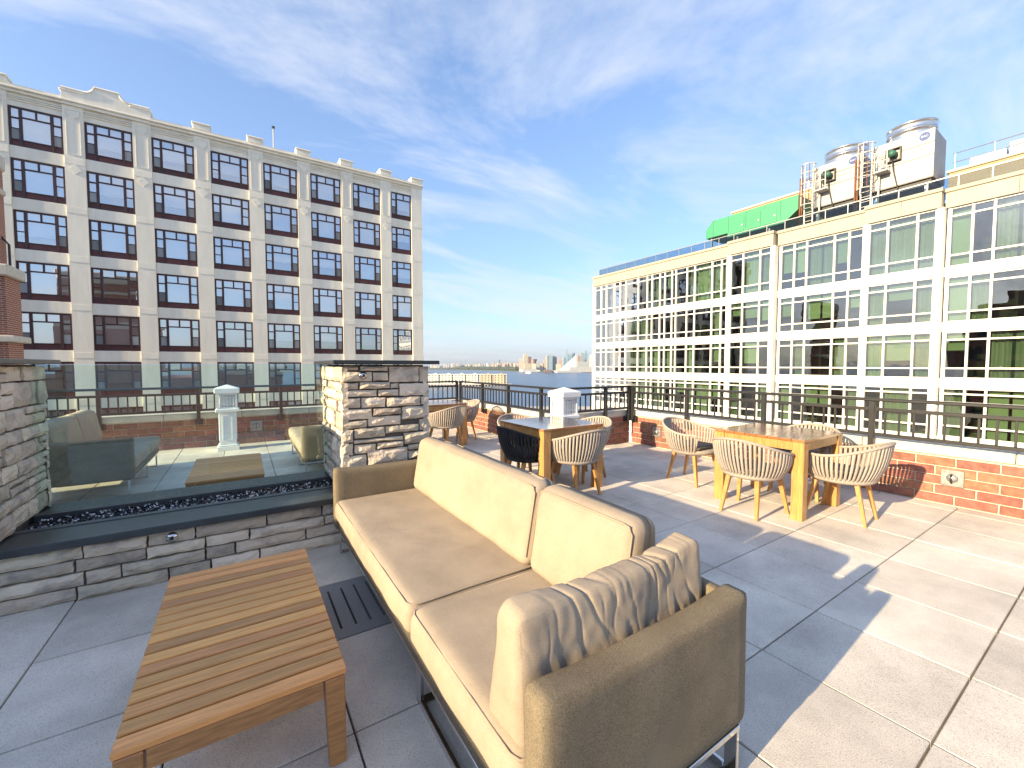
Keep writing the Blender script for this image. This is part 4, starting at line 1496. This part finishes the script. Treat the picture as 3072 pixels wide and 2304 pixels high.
# roof-edge glass guard
gr = thing('roof_guard', 'glass and steel guard rail along the white apartment building roof edge', 'railing', (RX + 0.6, 18, 10.3))
posts = [33.0 - 1.22 * k for k in range(27)]
for y in posts:
    part('post', MB().box(RX + 0.56, RX + 0.60, y - 0.02, y + 0.02, 10.25, 11.62), 'galvanised', gr)
part('top_rail', MB().box(RX + 0.545, RX + 0.615, posts[-1], posts[0], 11.622, 11.67), 'galvanised', gr)
for a, c in zip(posts[:-1], posts[1:]):
    part('glass_panel', MB().box(RX + 0.575, RX + 0.585, c + 0.025, a - 0.025, 10.45, 11.60), 'glass_rail', gr)

# ------------------------------------------------------------------ roof plant
# green sound enclosure
ge = thing('plant_enclosure', 'bright green sheet-steel plant enclosure on the apartment roof', 'plant enclosure', (RX + 3, 17, 10.3))
GX = RX + 1.3
gp_ = [(21.2, 12.1), (21.2, 12.75), (20.6, 13.45), (14.2, 13.45), (14.2, 12.45), (15.1, 11.75), (19.3, 11.75), (19.3, 12.1)]
part('casing', MB().prism([(a, c) for a, c in gp_], 'x', GX, GX + 2.6), 'green_steel', ge)
for y in (20.55, 19.25, 17.85, 16.45, 15.35):
    part('seam', MB().box(GX - 0.012, GX - 0.001, y - 0.012, y + 0.012, 12.12, 13.40), 'green_dark', ge)
for (a, c) in ((19.1, 18.0), (17.75, 16.75), (16.6, 15.6)):
    dr = part('access_door', MB().box(GX - 0.03, GX - 0.002, c, a, 11.95, 13.1), 'green_steel', ge)
    part('door_handle', MB().box(GX - 0.07, GX - 0.031, c + 0.08, c + 0.18, 12.4, 12.5), 'logo_white', dr)
for y in (20.8, 18.6, 16.2):
    part('leg', MB().box(GX + 0.2, GX + 0.32, y - 0.06, y + 0.06, 10.25, 11.755 if y < 19.3 else 12.105), 'galvanised', ge)
part('leg', MB().box(GX + 2.2, GX + 2.32, 16.1, 16.22, 10.25, 11.755), 'galvanised', ge)
# stair bulkhead behind
bk = thing('roof_bulkhead', 'long tan roof bulkhead behind the green plant enclosure', 'building', (RX + 6, 16, 10.25))
part('wall', MB().box(RX + 4.2, RX + 9, 13.2, 20.6, 10.252, 14.6), 'tan_brick', bk)
part('coping', MB().cbox(RX + 4.1, RX + 9.1, 13.1, 20.7, 14.602, 14.75, 0.03), 'coping', bk)
ex = thing('exhaust_stack', 'short steel exhaust stack with a cowl beside the cooling towers', 'exhaust stack', (RX + 4.5, 14.9, 14.7))
part('pipe', MB().cyl((RX + 4.5, 14.9, 14.6), (RX + 4.5, 14.9, 15.4), 0.13, n=12), 'galv_shiny', ex)
part('cowl', MB().cyl((RX + 4.5, 14.9, 15.4), (RX + 4.5, 14.9, 15.55), 0.28, 0.22, n=12), 'galv_shiny', ex)


def text_mesh(s, size):
    cu = bpy.data.curves.new('t', 'FONT')
    cu.body = s
    cu.size = size
    cu.align_x = 'CENTER'
    cu.align_y = 'CENTER'
    cu.extrude = 0.004
    cu.resolution_u = 2
    o = bpy.data.objects.new('t', cu)
    me = bpy.data.meshes.new_from_object(o)
    bpy.data.objects.remove(o)
    return me


def cooling_tower(label, y0, y1, x0=RX + 0.95, z0=12.05, z1=14.75):
    t = thing('cooling_tower', label, 'cooling tower', (x0 + 1.5, (y0 + y1) / 2, 10.25), 'galvanised cooling towers on the roof')
    x1 = x0 + 2.3
    poly = [(x0, z0), (x0, z1), (x1, z1 - 0.10), (x1, z0)]
    part('casing', MB().prism(poly, 'y', y0, y1), 'galv_sheet', t)
    for z in (z0 + 0.02, z0 + 1.25, z0 + 1.95):
        part('casing_seam', MB().box(x0 - 0.02, x0 - 0.001, y0, y1, z, z + 0.04), 'print_grey', t)
    part('support_beam', MB().box(x0 + 0.15, x1 - 0.15, y0 + 0.1, y1 - 0.1, z0 - 0.35, z0 - 0.002), 'black_iron', t)
    for y in (y0 + 0.3, y1 - 0.3):
        for x in (x0 + 0.25, x1 - 0.25):
            part('leg', MB().box(x - 0.08, x + 0.08, y - 0.08, y + 0.08, 10.25, z0 - 0.352), 'galvanised', t)
    yc = (y0 + y1) / 2 - 0.1; xc = (x0 + x1) / 2 + 0.1
    r = 1.13
    n = 40
    g = MB(); vs = []
    prof = [(r + 0.06, z1 - 0.1), (r, z1 + 0.12), (r, z1 + 0.40), (r + 0.03, z1 + 0.42), (r + 0.03, z1 + 0.47), (r, z1 + 0.49), (r, z1 + 0.80), (r + 0.04, z1 + 0.83), (r + 0.04, z1 + 0.89), (r - 0.03, z1 + 0.89), (r - 0.05, z1 - 0.05)]
    for rr, z in prof:
        for k in range(n):
            a = 2 * PI * k / n
            vs.append((xc + rr * math.cos(a), yc + rr * math.sin(a), z))
    fs = []
    for q in range(len(prof) - 1):
        for k in range(n):
            l = (k + 1) % n
            fs.append((q * n + k, q * n + l, (q + 1) * n + l, (q + 1) * n + k))
    fan = part('fan_cylinder', g.add(vs, fs), 'galv_shiny', t, True)
    part('fan_hub', MB().cyl((xc, yc, z1), (xc, yc, z1 + 0.3), 0.2, n=12), 'black_iron', fan)
    for k in range(6):
        a = PI / 3 * k
        part('fan_blade', MB().bar((xc + 0.2 * math.cos(a), yc + 0.2 * math.sin(a), z1 + 0.15), (xc + 1.05 * math.cos(a), yc + 1.05 * math.sin(a), z1 + 0.17), 0.25, 0.03), 'galvanised', fan)
    # motor bracket
    ym = y0 + 0.62 * (y1 - y0); zm = z1 - 0.85
    mo = part('motor', MB().cyl((x0 - 0.12, ym, zm), (x0 - 0.55, ym, zm), 0.21, 0.18, n=16), 'motor_green', t, True)
    br = MB()
    for (a, c, zz0, zz1) in ((-0.36, 0.36, 0.32, 0.38), (-0.36, 0.36, -0.38, -0.32), (-0.36, -0.30, -0.32, 0.32), (0.30, 0.36, -0.32, 0.32)):
        br.box(x0 - 0.20, x0 - 0.002, ym + a, ym + c, zm + zz0, zm + zz1)
    part('motor_bracket', br, 'black_iron', mo)
    part('cable', MB().tube([(x0 - 0.3, ym, zm - 0.2), (x0 - 0.25, ym - 0.05, zm - 0.9), (x0 - 0.1, ym - 0.25, z0 - 0.2), (x0 - 0.1, ym - 0.3, 10.9)], 0.03, 6), 'black_iron', t, True)
    # round badge and lettering on the casing
    yb_ = y0 + 0.42; zb_ = z1 - 0.32
    bd = part('badge', MB().cyl((x0 - 0.001, yb_, zb_), (x0 - 0.014, yb_, zb_), 0.235, n=32), 'logo_blue', t)
    me = text_mesh('BAC', 0.165)
    me.materials.append(MATS['logo_white'])
    o = link('badge_lettering', me, bd, (x0 - 0.020, yb_, zb_), rot=(PI / 2, 0, -PI / 2))
    me = text_mesh('WATER SAVER', 0.115)
    me.materials.append(MATS['print_grey'])
    link('casing_lettering', text_mesh_fix(me), t, (x0 - 0.006, y0 + 0.85, z1 - 1.0), rot=(PI / 2, 0, -PI / 2))
    return t


def text_mesh_fix(me):
    return me


def cage_ladder(label, yc, x0=RX + 0.55):
    t = thing('cage_ladder', label, 'ladder', (x0, yc, 10.3), 'caged access ladders beside the cooling towers')
    for s in (-0.25, 0.25):
        part('stile', MB().box(x0 - 0.03, x0 + 0.03, yc + s - 0.03, yc + s + 0.03, 10.3, 14.95), 'pipe_white', t)
    for k in range(14):
        part('rung', MB().cyl((x0, yc - 0.22, 10.6 + 0.3 * k), (x0, yc + 0.22, 10.6 + 0.3 * k), 0.018, n=6), 'pipe_white', t)
    for z in (12.2, 12.9, 13.6, 14.3, 14.85):
        pts = [(x0 - 0.62 * math.sin(PI * q / 12), yc - 0.40 * math.cos(PI * q / 12), z) for q in range(13)]
        part('cage_hoop', MB().tube(pts, 0.028, 6), 'pipe_white', t, True)
    for q in (2, 4, 6, 8, 10):
        x = x0 - 0.62 * math.sin(PI * q / 12); y = yc - 0.40 * math.cos(PI * q / 12)
        part('cage_bar', MB().box(x - 0.018, x + 0.018, y - 0.018, y + 0.018, 12.2, 14.9), 'rust' if q in (4, 8) else 'pipe_white', t)
    for k, (dy_, m_) in enumerate(((0.5, 'rust'), (0.62, 'rust'), (-0.55, 'pipe_white'))):
        part('riser_pipe', MB().cyl((x0 + 0.2, yc + dy_, 10.3), (x0 + 0.2, yc + dy_, 14.3), 0.055, n=8), m_, t, True)
    # small platform
    pl = MB().box(x0 - 0.3, x0 + 0.4, yc - 1.05, yc - 0.42, 12.95, 13.02)
    part('platform', pl, 'pipe_white', t)
    g = MB()
    for (y_, z_) in ((yc - 1.03, 14.1), (yc - 0.75, 14.1), (yc - 0.45, 14.1)):
        g.box(x0 - 0.29, x0 - 0.25, y_ - 0.02, y_ + 0.02, 13.02, z_)
    g.box(x0 - 0.29, x0 - 0.25, yc - 1.05, yc - 0.43, 14.1, 14.14)
    g.box(x0 - 0.29, x0 - 0.25, yc - 1.05, yc - 0.43, 13.55, 13.59)
    part('platform_rail', g, 'pipe_white', t)


cooling_tower('galvanised cooling tower with blue badge, nearer the green enclosure', 10.55, 13.25)
cooling_tower('galvanised cooling tower with blue badge, taller-looking and beside the brick penthouse', 7.25, 10.05)
cage_ladder('caged white ladder with rusty pipes between the green enclosure and the first cooling tower', 13.25)
cage_ladder('caged white ladder with rusty pipes between the two cooling towers', 10.15)
# brick penthouse at the right
ph = thing('brick_penthouse', 'tan brick penthouse wall on the roof at the right edge', 'building', (RX + 5, 2, 10.25))
part('wall', MB().box(RX + 2.3, RX + 10, -7.0, 6.9, 10.252, 12.4), 'tan_brickwork', ph)
part('coping', MB().cbox(RX + 2.2, RX + 10.1, -7.1, 7.0, 12.402, 12.55, 0.03), 'coping', ph)
part('roof_rail', MB().cyl((RX + 2.5, -6.5, 13.5), (RX + 2.5, 6.8, 13.5), 0.025, n=6), 'galvanised', ph)
part('roof_rail', MB().cyl((RX + 2.5, -6.5, 13.0), (RX + 2.5, 6.8, 13.0), 0.025, n=6), 'galvanised', ph)
for y in (6.7, 5.2, 3.7, 2.2, 0.7):
    part('rail_post', MB().cyl((RX + 2.5, y, 12.55), (RX + 2.5, y, 13.5), 0.025, n=6), 'galvanised', ph)
du = thing('roof_duct', 'bright silver duct box on the brick penthouse roof', 'duct', (RX + 4, 5, 12.5))
part('duct', MB().cbox(RX + 3.4, RX + 5, 4.9, 6.3, 12.56, 13.3, 0.03), 'galv_shiny', du)
part('louvre_box', MB().cbox(RX + 3.2, RX + 5, 2.6, 4.8, 12.56, 13.5, 0.03), 'galvanised', du)

# ================================================================== BUILDINGS ACROSS THE STREET behind the viewpoint (seen mirrored in the glass)
nb_ = thing('street_building', 'brick apartment house across the street, mirrored in the glazed building', 'building', (-68, 6, LAND_Z))
part('wall', MB().box(-80, -60, -60, 22, LAND_Z, 14.0), 'red_brickwork', nb_)
part('wall', MB().box(-80, -60.2, -9, 3, 14.001, 17.0), 'tan_brickwork', nb_)
part('penthouse', MB().box(-78, -64, -30, -2, 14.002, 17.5), 'tan_brickwork', nb_)
part('penthouse', MB().box(-76, -66, 8, 17, 14.002, 16.2), 'red_brickwork', nb_)
for fl in range(8):
    for c_ in range(16):
        y_ = -57 + c_ * 5
        part('window', MB().box(-59.99, -59.9, y_, y_ + 2.2, -14 + fl * 3.4, -12 + fl * 3.4), 'dark_reveal', nb_)

# ================================================================== FAR SHORE
mat('far_land', (0.10, 0.115, 0.08), 0.9, nz=(0.02, 0.4))
mat('far_green', (0.05, 0.075, 0.04), 0.9, nz=(0.03, 0.5))


def windows_mat(name, c1, c2, sx=6.0, sz=3.6):
    m = bpy.data.materials.new(name)
    m.use_nodes = True
    t = m.node_tree
    p = t.nodes['Principled BSDF']
    p.inputs['Roughness'].default_value = 0.7
    b = N(t, 'ShaderNodeTexBrick')
    b.offset = 0.0
    b.inputs['Color1'].default_value = (*c2, 1)
    b.inputs['Color2'].default_value = (*[x * 0.7 for x in c2], 1)
    b.inputs['Mortar'].default_value = (*c1, 1)
    b.inputs['Scale'].default_value = 1.0
    b.inputs['Mortar Size'].default_value = 1.0
    b.inputs['Brick Width'].default_value = sx
    b.inputs['Row Height'].default_value = sz
    g = N(t, 'ShaderNodeNewGeometry')
    s = N(t, 'ShaderNodeSeparateXYZ')
    t.links.new(g.outputs['Position'], s.inputs[0])
    c = N(t, 'ShaderNodeCombineXYZ')
    a = N(t, 'ShaderNodeMath', operation='SUBTRACT')
    t.links.new(s.outputs['X'], a.inputs[0]); t.links.new(s.outputs['Y'], a.inputs[1])
    t.links.new(a.outputs[0], c.inputs[0]); t.links.new(s.outputs['Z'], c.inputs[1])
    t.links.new(c.outputs[0], b.inputs['Vector'])
    oi = N(t, 'ShaderNodeObjectInfo')
    hs = N(t, 'ShaderNodeHueSaturation')
    mr = N(t, 'ShaderNodeMapRange')
    mr.inputs['To Min'].default_value = 0.8
    mr.inputs['To Max'].default_value = 1.15
    t.links.new(oi.outputs['Random'], mr.inputs['Value'])
    t.links.new(mr.outputs[0], hs.inputs['Value'])
    t.links.new(b.outputs['Color'], hs.inputs['Color'])
    t.links.new(hs.outputs[0], p.inputs['Base Color'])
    MATS[name] = m


windows_mat('tower_cream', (0.52, 0.46, 0.36), (0.20, 0.19, 0.17))
windows_mat('tower_pink', (0.46, 0.33, 0.26), (0.22, 0.17, 0.15))
windows_mat('tower_brown', (0.20, 0.13, 0.12), (0.10, 0.08, 0.08))
windows_mat('tower_grey', (0.34, 0.36, 0.38), (0.18, 0.21, 0.24))
windows_mat('tower_glass', (0.22, 0.34, 0.42), (0.14, 0.26, 0.36))
windows_mat('tower_white', (0.60, 0.60, 0.57), (0.30, 0.32, 0.34))
SX0, SY0, SS = 1270.0, 1030.0, 2212 / 520.0


def sky_px(u, v):
    return SX0 + u / SS, SY0 + v / SS


def tower(u0, u1, v, depth, m, label, shape='flat', name='skyline_tower', group='towers of the distant skyline', base_z=WATER_Z + 1, thick=None):
    pa, py_ = sky_px(u0, v)
    pb, _ = sky_px(u1, v)
    a = from_px(pa, py_, depth); c = from_px(pb, py_, depth)
    wdt = (c - a).length
    dpt = thick if thick else max(18.0, min(45.0, wdt * 0.8))
    ctr = (a + c) / 2 + Vector((fx, fy, 0)) * dpt / 2
    top = a.z
    # city blocks stand turned a little against the line of sight
    rot = -YAW + random.Random(u0).uniform(-0.1, 0.35)
    g = MB()
    h = wdt / 2 * 0.93; q = dpt / 2
    if shape == 'flat':
        g.box(-h, h, -q, q, base_z, top)
    elif shape == 'step':
        t1 = base_z + (top - base_z) * 0.86
        g.box(-h, h, -q, q, base_z, t1)
        g.box(-h * 0.6, h * 0.6, -q * 0.6, q * 0.6, t1 + 0.05, top)
    elif shape == 'crown':
        t1 = base_z + (top - base_z) * 0.88
        g.box(-h, h, -q, q, base_z, t1)
        g.box(-h * 0.72, h * 0.72, -q * 0.72, q * 0.72, t1 + 0.05, top - (top - t1) * 0.45)
        tt = top - (top - t1) * 0.45 + 0.05
        g.add([(-h * .6, -q * .6, tt), (h * .6, -q * .6, tt), (h * .6, q * .6, tt), (-h * .6, q * .6, tt), (0, 0, top)], [(0, 1, 4), (1, 2, 4), (2, 3, 4), (3, 0, 4), (3, 2, 1, 0)])
    elif shape == 'slant':
        g.prism([(-h, base_z), (h, base_z), (h, top - (top - base_z) * 0.06), (-h, top)], 'y', -q, q)
    elif shape == 'slant_r':
        g.prism([(-h, base_z), (h, base_z), (h, top), (-h, top - (top - base_z) * 0.10)], 'y', -q, q)
    elif shape == 'spire':
        t1 = base_z + (top - base_z) * 0.80
        g.box(-h, h, -q, q, base_z, t1)
        g.box(-h * 0.7, h * 0.7, -q * 0.7, q * 0.7, t1 + 0.05, top)
    o = link(name, g.mesh(name, m), None, (ctr.x, ctr.y, 0), rot=(0, 0, rot))
    tag(o, label, 'tower' if name == 'skyline_tower' else 'building', group)
    return o


T = [
    (470, 480, 222, 3400, 'tower_grey', 'thin pale tower, left one of a pair above the low far shore', 'spire'),
    (524, 538, 210, 3400, 'tower_grey', 'thin grey tower, right one of a pair above the low far shore', 'spire'),
    (620, 637, 235, 3200, 'tower_grey', 'small grey tower rising behind the low shore blocks left of the taller dark ones', 'step'),
    (684, 697, 240, 3200, 'tower_grey', 'small grey tower a little right of another above the low shore blocks', 'flat'),
    (898, 913, 226, 2900, 'tower_grey', 'grey slab tower just left of the thin dark tower on the shore', 'flat'),
    (964, 978, 210, 2900, 'tower_brown', 'thin dark tower standing alone above the pinkish shore blocks', 'flat'),
    (1220, 1258, 190, 1750, 'tower_cream', 'cream tower with rounded top, leftmost of the tall cluster', 'step'),
    (1250, 1282, 226, 1700, 'tower_cream', 'shorter cream tower in front of the crowned tower', 'flat'),
    (1275, 1328, 126, 1800, 'tower_cream', 'tall tan tower with a stepped crown, tallest of the left cluster', 'crown'),
    (1334, 1376, 171, 1850, 'tower_brown', 'brownish purple tower right of the crowned tan tower', 'flat'),
    (1284, 1372, 256, 1620, 'tower_cream', 'broad low cream block at the foot of the crowned tower', 'flat'),
    (1384, 1412, 200, 1800, 'tower_pink', 'pinkish tower, left half of a matching pair', 'step'),
    (1412, 1446, 197, 1820, 'tower_brown', 'brown tower, right half of a matching pair', 'flat'),
    (1378, 1442, 258, 1620, 'tower_cream', 'cream block at the foot of the matching tower pair', 'flat'),
    (1448, 1482, 224, 1750, 'tower_grey', 'dark grey tower with a sloping roof left of the blue glass towers', 'slant'),
    (1484, 1532, 250, 1650, 'tower_cream', 'cream stepped block left of the blue glass towers', 'step'),
    (1534, 1566, 200, 1650, 'tower_cream', 'tall cream tower touching the blue glass towers', 'flat'),
    (1568, 1606, 146, 1640, 'tower_grey', 'grey glass tower with a slanting top', 'slant_r'),
    (1608, 1650, 144, 1620, 'tower_glass', 'bright blue glass tower in the middle of the skyline', 'slant'),
    (1652, 1704, 154, 1640, 'tower_grey', 'pale grey slab tower right of the bright blue glass tower', 'slant'),
    (1690, 1722, 180, 1900, 'tower_grey', 'grey tower behind the pale slab', 'flat'),
    (1698, 1756, 266, 1540, 'tower_cream', 'low tan block just left of the white sloping pyramid', 'flat'),
    (1730, 1776, 185, 1950, 'tower_pink', 'pinkish tower left of the glass tower behind the pyramid', 'step'),
    (1778, 1818, 176, 2000, 'tower_glass', 'blue glass tower behind the pyramid slope', 'slant'),
    (1818, 1846, 74, 2300, 'tower_glass', 'very tall slender pale blue tower, highest of the skyline', 'spire'),
    (1846, 1884, 136, 2300, 'tower_glass', 'hazy blue tower touching the tallest slender tower', 'slant'),
    (1884, 1930, 118, 2350, 'tower_glass', 'hazy blue tower with angled top behind the pyramid tip', 'slant_r'),
    (1962, 2002, 150, 2250, 'tower_pink', 'hazy pinkish tower right of the pyramid tip', 'step'),
    (2004, 2042, 122, 2300, 'tower_grey', 'hazy grey tower left of the rounded blue one', 'flat'),
    (2042, 2092, 94, 2300, 'tower_glass', 'broad hazy blue tower near the white apartment building edge', 'step'),
    (2090, 2118, 200, 2200, 'tower_grey', 'short hazy grey tower beside the broad blue one', 'flat'),
    (2124, 2178, 134, 1650, 'tower_white', 'white tower half hidden by the glazed apartment building', 'crown'),
    (1960, 2110, 232, 1900, 'tower_grey', 'long grey block filling in below the hazy towers', 'flat'),
    (2150, 2230, 180, 1800, 'tower_white', 'white block behind the edge of the glazed apartment building', 'flat'),
]
for a in T:
    tower(*a)
# low apartment blocks along the far shore
rnd = random.Random(4)
u = 90
while u < 1218:
    wd = rnd.uniform(9, 24)
    if u < 330:
        dep, v = 3600, rnd.uniform(262, 285)
    elif u < 860:
        dep, v = 2900, rnd.uniform(252, 276)
    else:
        dep, v = 2350, rnd.uniform(244, 268)
    mm = rnd.choice(['tower_cream', 'tower_white', 'tower_pink', 'tower_cream']) if u > 860 else rnd.choice(['tower_cream', 'tower_white', 'tower_grey'])
    lab = 'pale low block at the distant hazy left end of the far shore' if u < 330 else 'cream low-rise apartment block in the row above the green shore' if u < 860 else 'pinkish cream apartment block in the row left of the tall cluster'
    tower(u, u + wd, v, dep + rnd.uniform(-150, 150), mm, lab, rnd.choice(['flat', 'flat', 'step']), 'shore_block',
          'low blocks at the far left shore' if u < 330 else 'low-rise row above the green shore' if u < 860 else 'pinkish apartment row', thick=25)
    u += wd * rnd.uniform(0.75, 1.0)
# white sloping pyramid
p = [from_px(sky_px(1748, 332)[0], 1108, 1480), from_px(sky_px(1952, 332)[0], 1108, 1480)]
bz = WATER_Z + 2
apx = from_px(*sky_px(1946, 150), 1520)
pm = MB().add([(p[0].x, p[0].y, bz), (p[1].x, p[1].y, bz), (p[1].x + fx * 70, p[1].y + fy * 70, bz), (p[0].x + fx * 70, p[0].y + fy * 70, bz), tuple(apx)], [(0, 1, 4), (1, 2, 4), (2, 3, 4), (3, 0, 4), (3, 2, 1, 0)])
mat('pyramid_white', (0.62, 0.63, 0.62), 0.6, nz=(0.05, 0.2))
tag(part('sloping_tower', pm, 'pyramid_white'), 'white building with one long pyramid slope among the skyline towers', 'building')
# shore land and the wooded bluff
b = MB().prism([cs(-1200, 2450, 0)[:2], cs(-100, 1900, 0)[:2], cs(60, 1500, 0)[:2], cs(900, 1330, 0)[:2], cs(2500, 1300, 0)[:2], cs(2500, 6500, 0)[:2], cs(-3500, 6500, 0)[:2], cs(-3500, 3300, 0)[:2]], 'z', WATER_Z - 2, WATER_Z + 2)
tag(part('far_shore_land', b, 'far_land'), kind='structure')
rnd = random.Random(9)
g = MB()
for k in range(1500):
    f = rnd.random()
    uu = 330 + f * 860
    dep = 2480 - (uu - 330) * 0.85 + rnd.uniform(10, 120)
    px_, _ = sky_px(uu, 0)
    q = from_px(px_, 1100, dep)
    r = rnd.uniform(7, 13); hh = rnd.uniform(10, 17) * (1 if uu > 420 else 0.6)
    zz = WATER_Z + 1
    n = 6
    vs = []
    for (rr, z) in ((0.55, zz), (1.0, zz + hh * 0.45), (0.7, zz + hh * 0.85)):
        for a in range(n):
            an = 2 * PI * a / n + k
            vs.append((q.x + r * rr * math.cos(an) * rnd.uniform(.8, 1.2), q.y + r * rr * math.sin(an), z + rnd.uniform(-1, 1)))
    vs.append((q.x, q.y, zz + hh))
    fs = []
    for s_ in range(2):
        for a in range(n):
            l = (a + 1) % n
            fs.append((s_ * n + a, s_ * n + l, (s_ + 1) * n + l, (s_ + 1) * n + a))
    fs += [(2 * n + a, 2 * n + (a + 1) % n, 3 * n) for a in range(n)]
    g.add(vs, fs)
tag(part('far_woods', g, 'far_green'), 'dark green wooded strip along the far shore', 'woods', kind='stuff')
# piers and boats
PI_ = [(1240, 1440, 328, 1420, 'long low white pier shed under the tall cluster'), (1660, 2010, 350, 1330, 'long white pier terminal right of the pyramid foot'),
       (1830, 2190, 303, 1420, 'white waterfront hall behind the pier terminal'), (1545, 1640, 342, 1340, 'short brownish pier shed between the white piers')]
for k, (u0, u1, v, dep, lab) in enumerate(PI_):
    o = tower(u0, u1, v, dep, 'tower_white' if k != 3 else 'tower_brown', lab, 'flat', 'pier_shed', 'pier sheds on the far waterfront', thick=60)


def boat(u, v, L, label):
    px_, py_ = sky_px(u, v)
    dep = (CAM_H - WATER_Z) * F_PX / (py_ - 1095.0)
    q = from_px(px_, py_, dep)
    t = thing('ferry_boat', label, 'boat', (q.x, q.y, WATER_Z), 'small white boats on the river', -YAW)
    h = L / 2
    part('hull', MB().prism([(-h, -L * .14), (h * .6, -L * .14), (h, 0), (h * .6, L * .14), (-h, L * .14)], 'z', 0, L * 0.13), 'white_paint', t, world=False)
    part('cabin', MB().box(-h * .6, h * .35, -L * .09, L * .09, L * 0.131, L * .28), 'white_paint', t, world=False)
    part('wake', MB().box(-h * 3.2, -h * 1.02, -L * .10, L * .10, 0.02, 0.12), 'white_paint', t, world=False)


boat(1345, 383, 22, 'white ferry on the river below the crowned tower')
boat(985, 345, 26, 'tiny white boat far out on the river')
boat(1470, 364, 22, 'small white boat near the far piers')

# ================================================================== PIER APARTMENTS on the near side of the river
mat('pier_stucco', (0.64, 0.60, 0.50), 0.8, var=0.05)
mat('pier_tan', (0.46, 0.38, 0.26), 0.8, var=0.06)
mat('pier_roof', (0.62, 0.60, 0.55), 0.8)
mat('pier_window', (0.10, 0.16, 0.18), 0.3)
mat('pier_deck', (0.50, 0.47, 0.43), 0.9)
DP = 520.0
lx0 = (sky_px(70, 0)[0] - 1536) / F_PX * DP
lx1 = (sky_px(1066, 0)[0] - 1536) / F_PX * DP
pa = thing('pier_apartments', 'long four-storey cream apartment row standing on a pier in the river', 'building', cs((lx0 + lx1) / 2, DP, WATER_Z), rotz=-YAW)
nb = 8
Lb = lx1 - lx0
x_ = -Lb / 2 - 34
bw = (Lb + 34) / nb
deck_z = 2.2
part('pier_deck', MB().box(-Lb / 2 - 34, Lb / 2 + 6, -14, 24, deck_z - 0.8, deck_z), 'pier_deck', pa, world=False)
for k in range(34):
    xx = -Lb / 2 - 30 + k * (Lb + 34) / 34
    part('pile', MB().box(xx - 0.5, xx + 0.5, -13.6, -12.6, -2, deck_z - 0.81), 'pier_deck', pa, world=False)
H4 = 11.2
for k in range(nb):
    xa = x_ + k * bw
    m_ = 'pier_tan' if k >= 6 else 'pier_stucco'
    hw = part('block', MB().box(xa + 0.2, xa + bw - 0.2, 0, 14, deck_z, deck_z + H4), m_, pa, world=False)
    part('gable', MB().prism([(xa + bw * .30, deck_z + H4), (xa + bw * .86, deck_z + H4), (xa + bw * .58, deck_z + H4 + 2.2)], 'y', -1.2, 6), m_, hw, world=False)
    part('bay', MB().box(xa + bw * .36, xa + bw * .80, -1.2, -0.01, deck_z, deck_z + H4 - 0.1), m_, hw, world=False)
    part('parapet', MB().box(xa + 0.1, xa + bw - 0.1, -0.3, 14.2, deck_z + H4 + 0.01, deck_z + H4 + 0.7), 'pier_roof', hw, world=False)
    for fl in range(4):
        for c_ in range(4):
            wx = xa + bw * (0.12 + 0.25 * c_)
            yy = -1.26 if 0.36 < (0.12 + 0.25 * c_) < 0.78 else -0.06
            part('window', MB().box(wx - 0.9, wx + 0.9, yy, yy + 0.05, deck_z + 0.8 + fl * 2.75, deck_z + 2.4 + fl * 2.75), 'pier_window', hw, world=False)

# ================================================================== AIR
hz = bpy.data.materials.new('haze_air')
hz.use_nodes = True
ht = hz.node_tree
ht.nodes.clear()
ho = N(ht, 'ShaderNodeOutputMaterial')
hv = N(ht, 'ShaderNodeVolumePrincipled')
hv.inputs['Color'].default_value = (0.80, 0.88, 1.0, 1)
hv.inputs['Density'].default_value = 0.00010
hv.inputs['Anisotropy'].default_value = 0.2
ht.links.new(hv.outputs[0], ho.inputs['Volume'])
MATS['haze_air'] = hz
hb = part('haze', MB().prism([cs(-9000, -900, 0)[:2], cs(9000, -900, 0)[:2], cs(9000, 9500, 0)[:2], cs(-9000, 9500, 0)[:2]], 'z', WATER_Z - 5, 260), 'haze_air')
tag(hb, 'thin blue haze over the river and the far skyline', 'haze', kind='stuff')
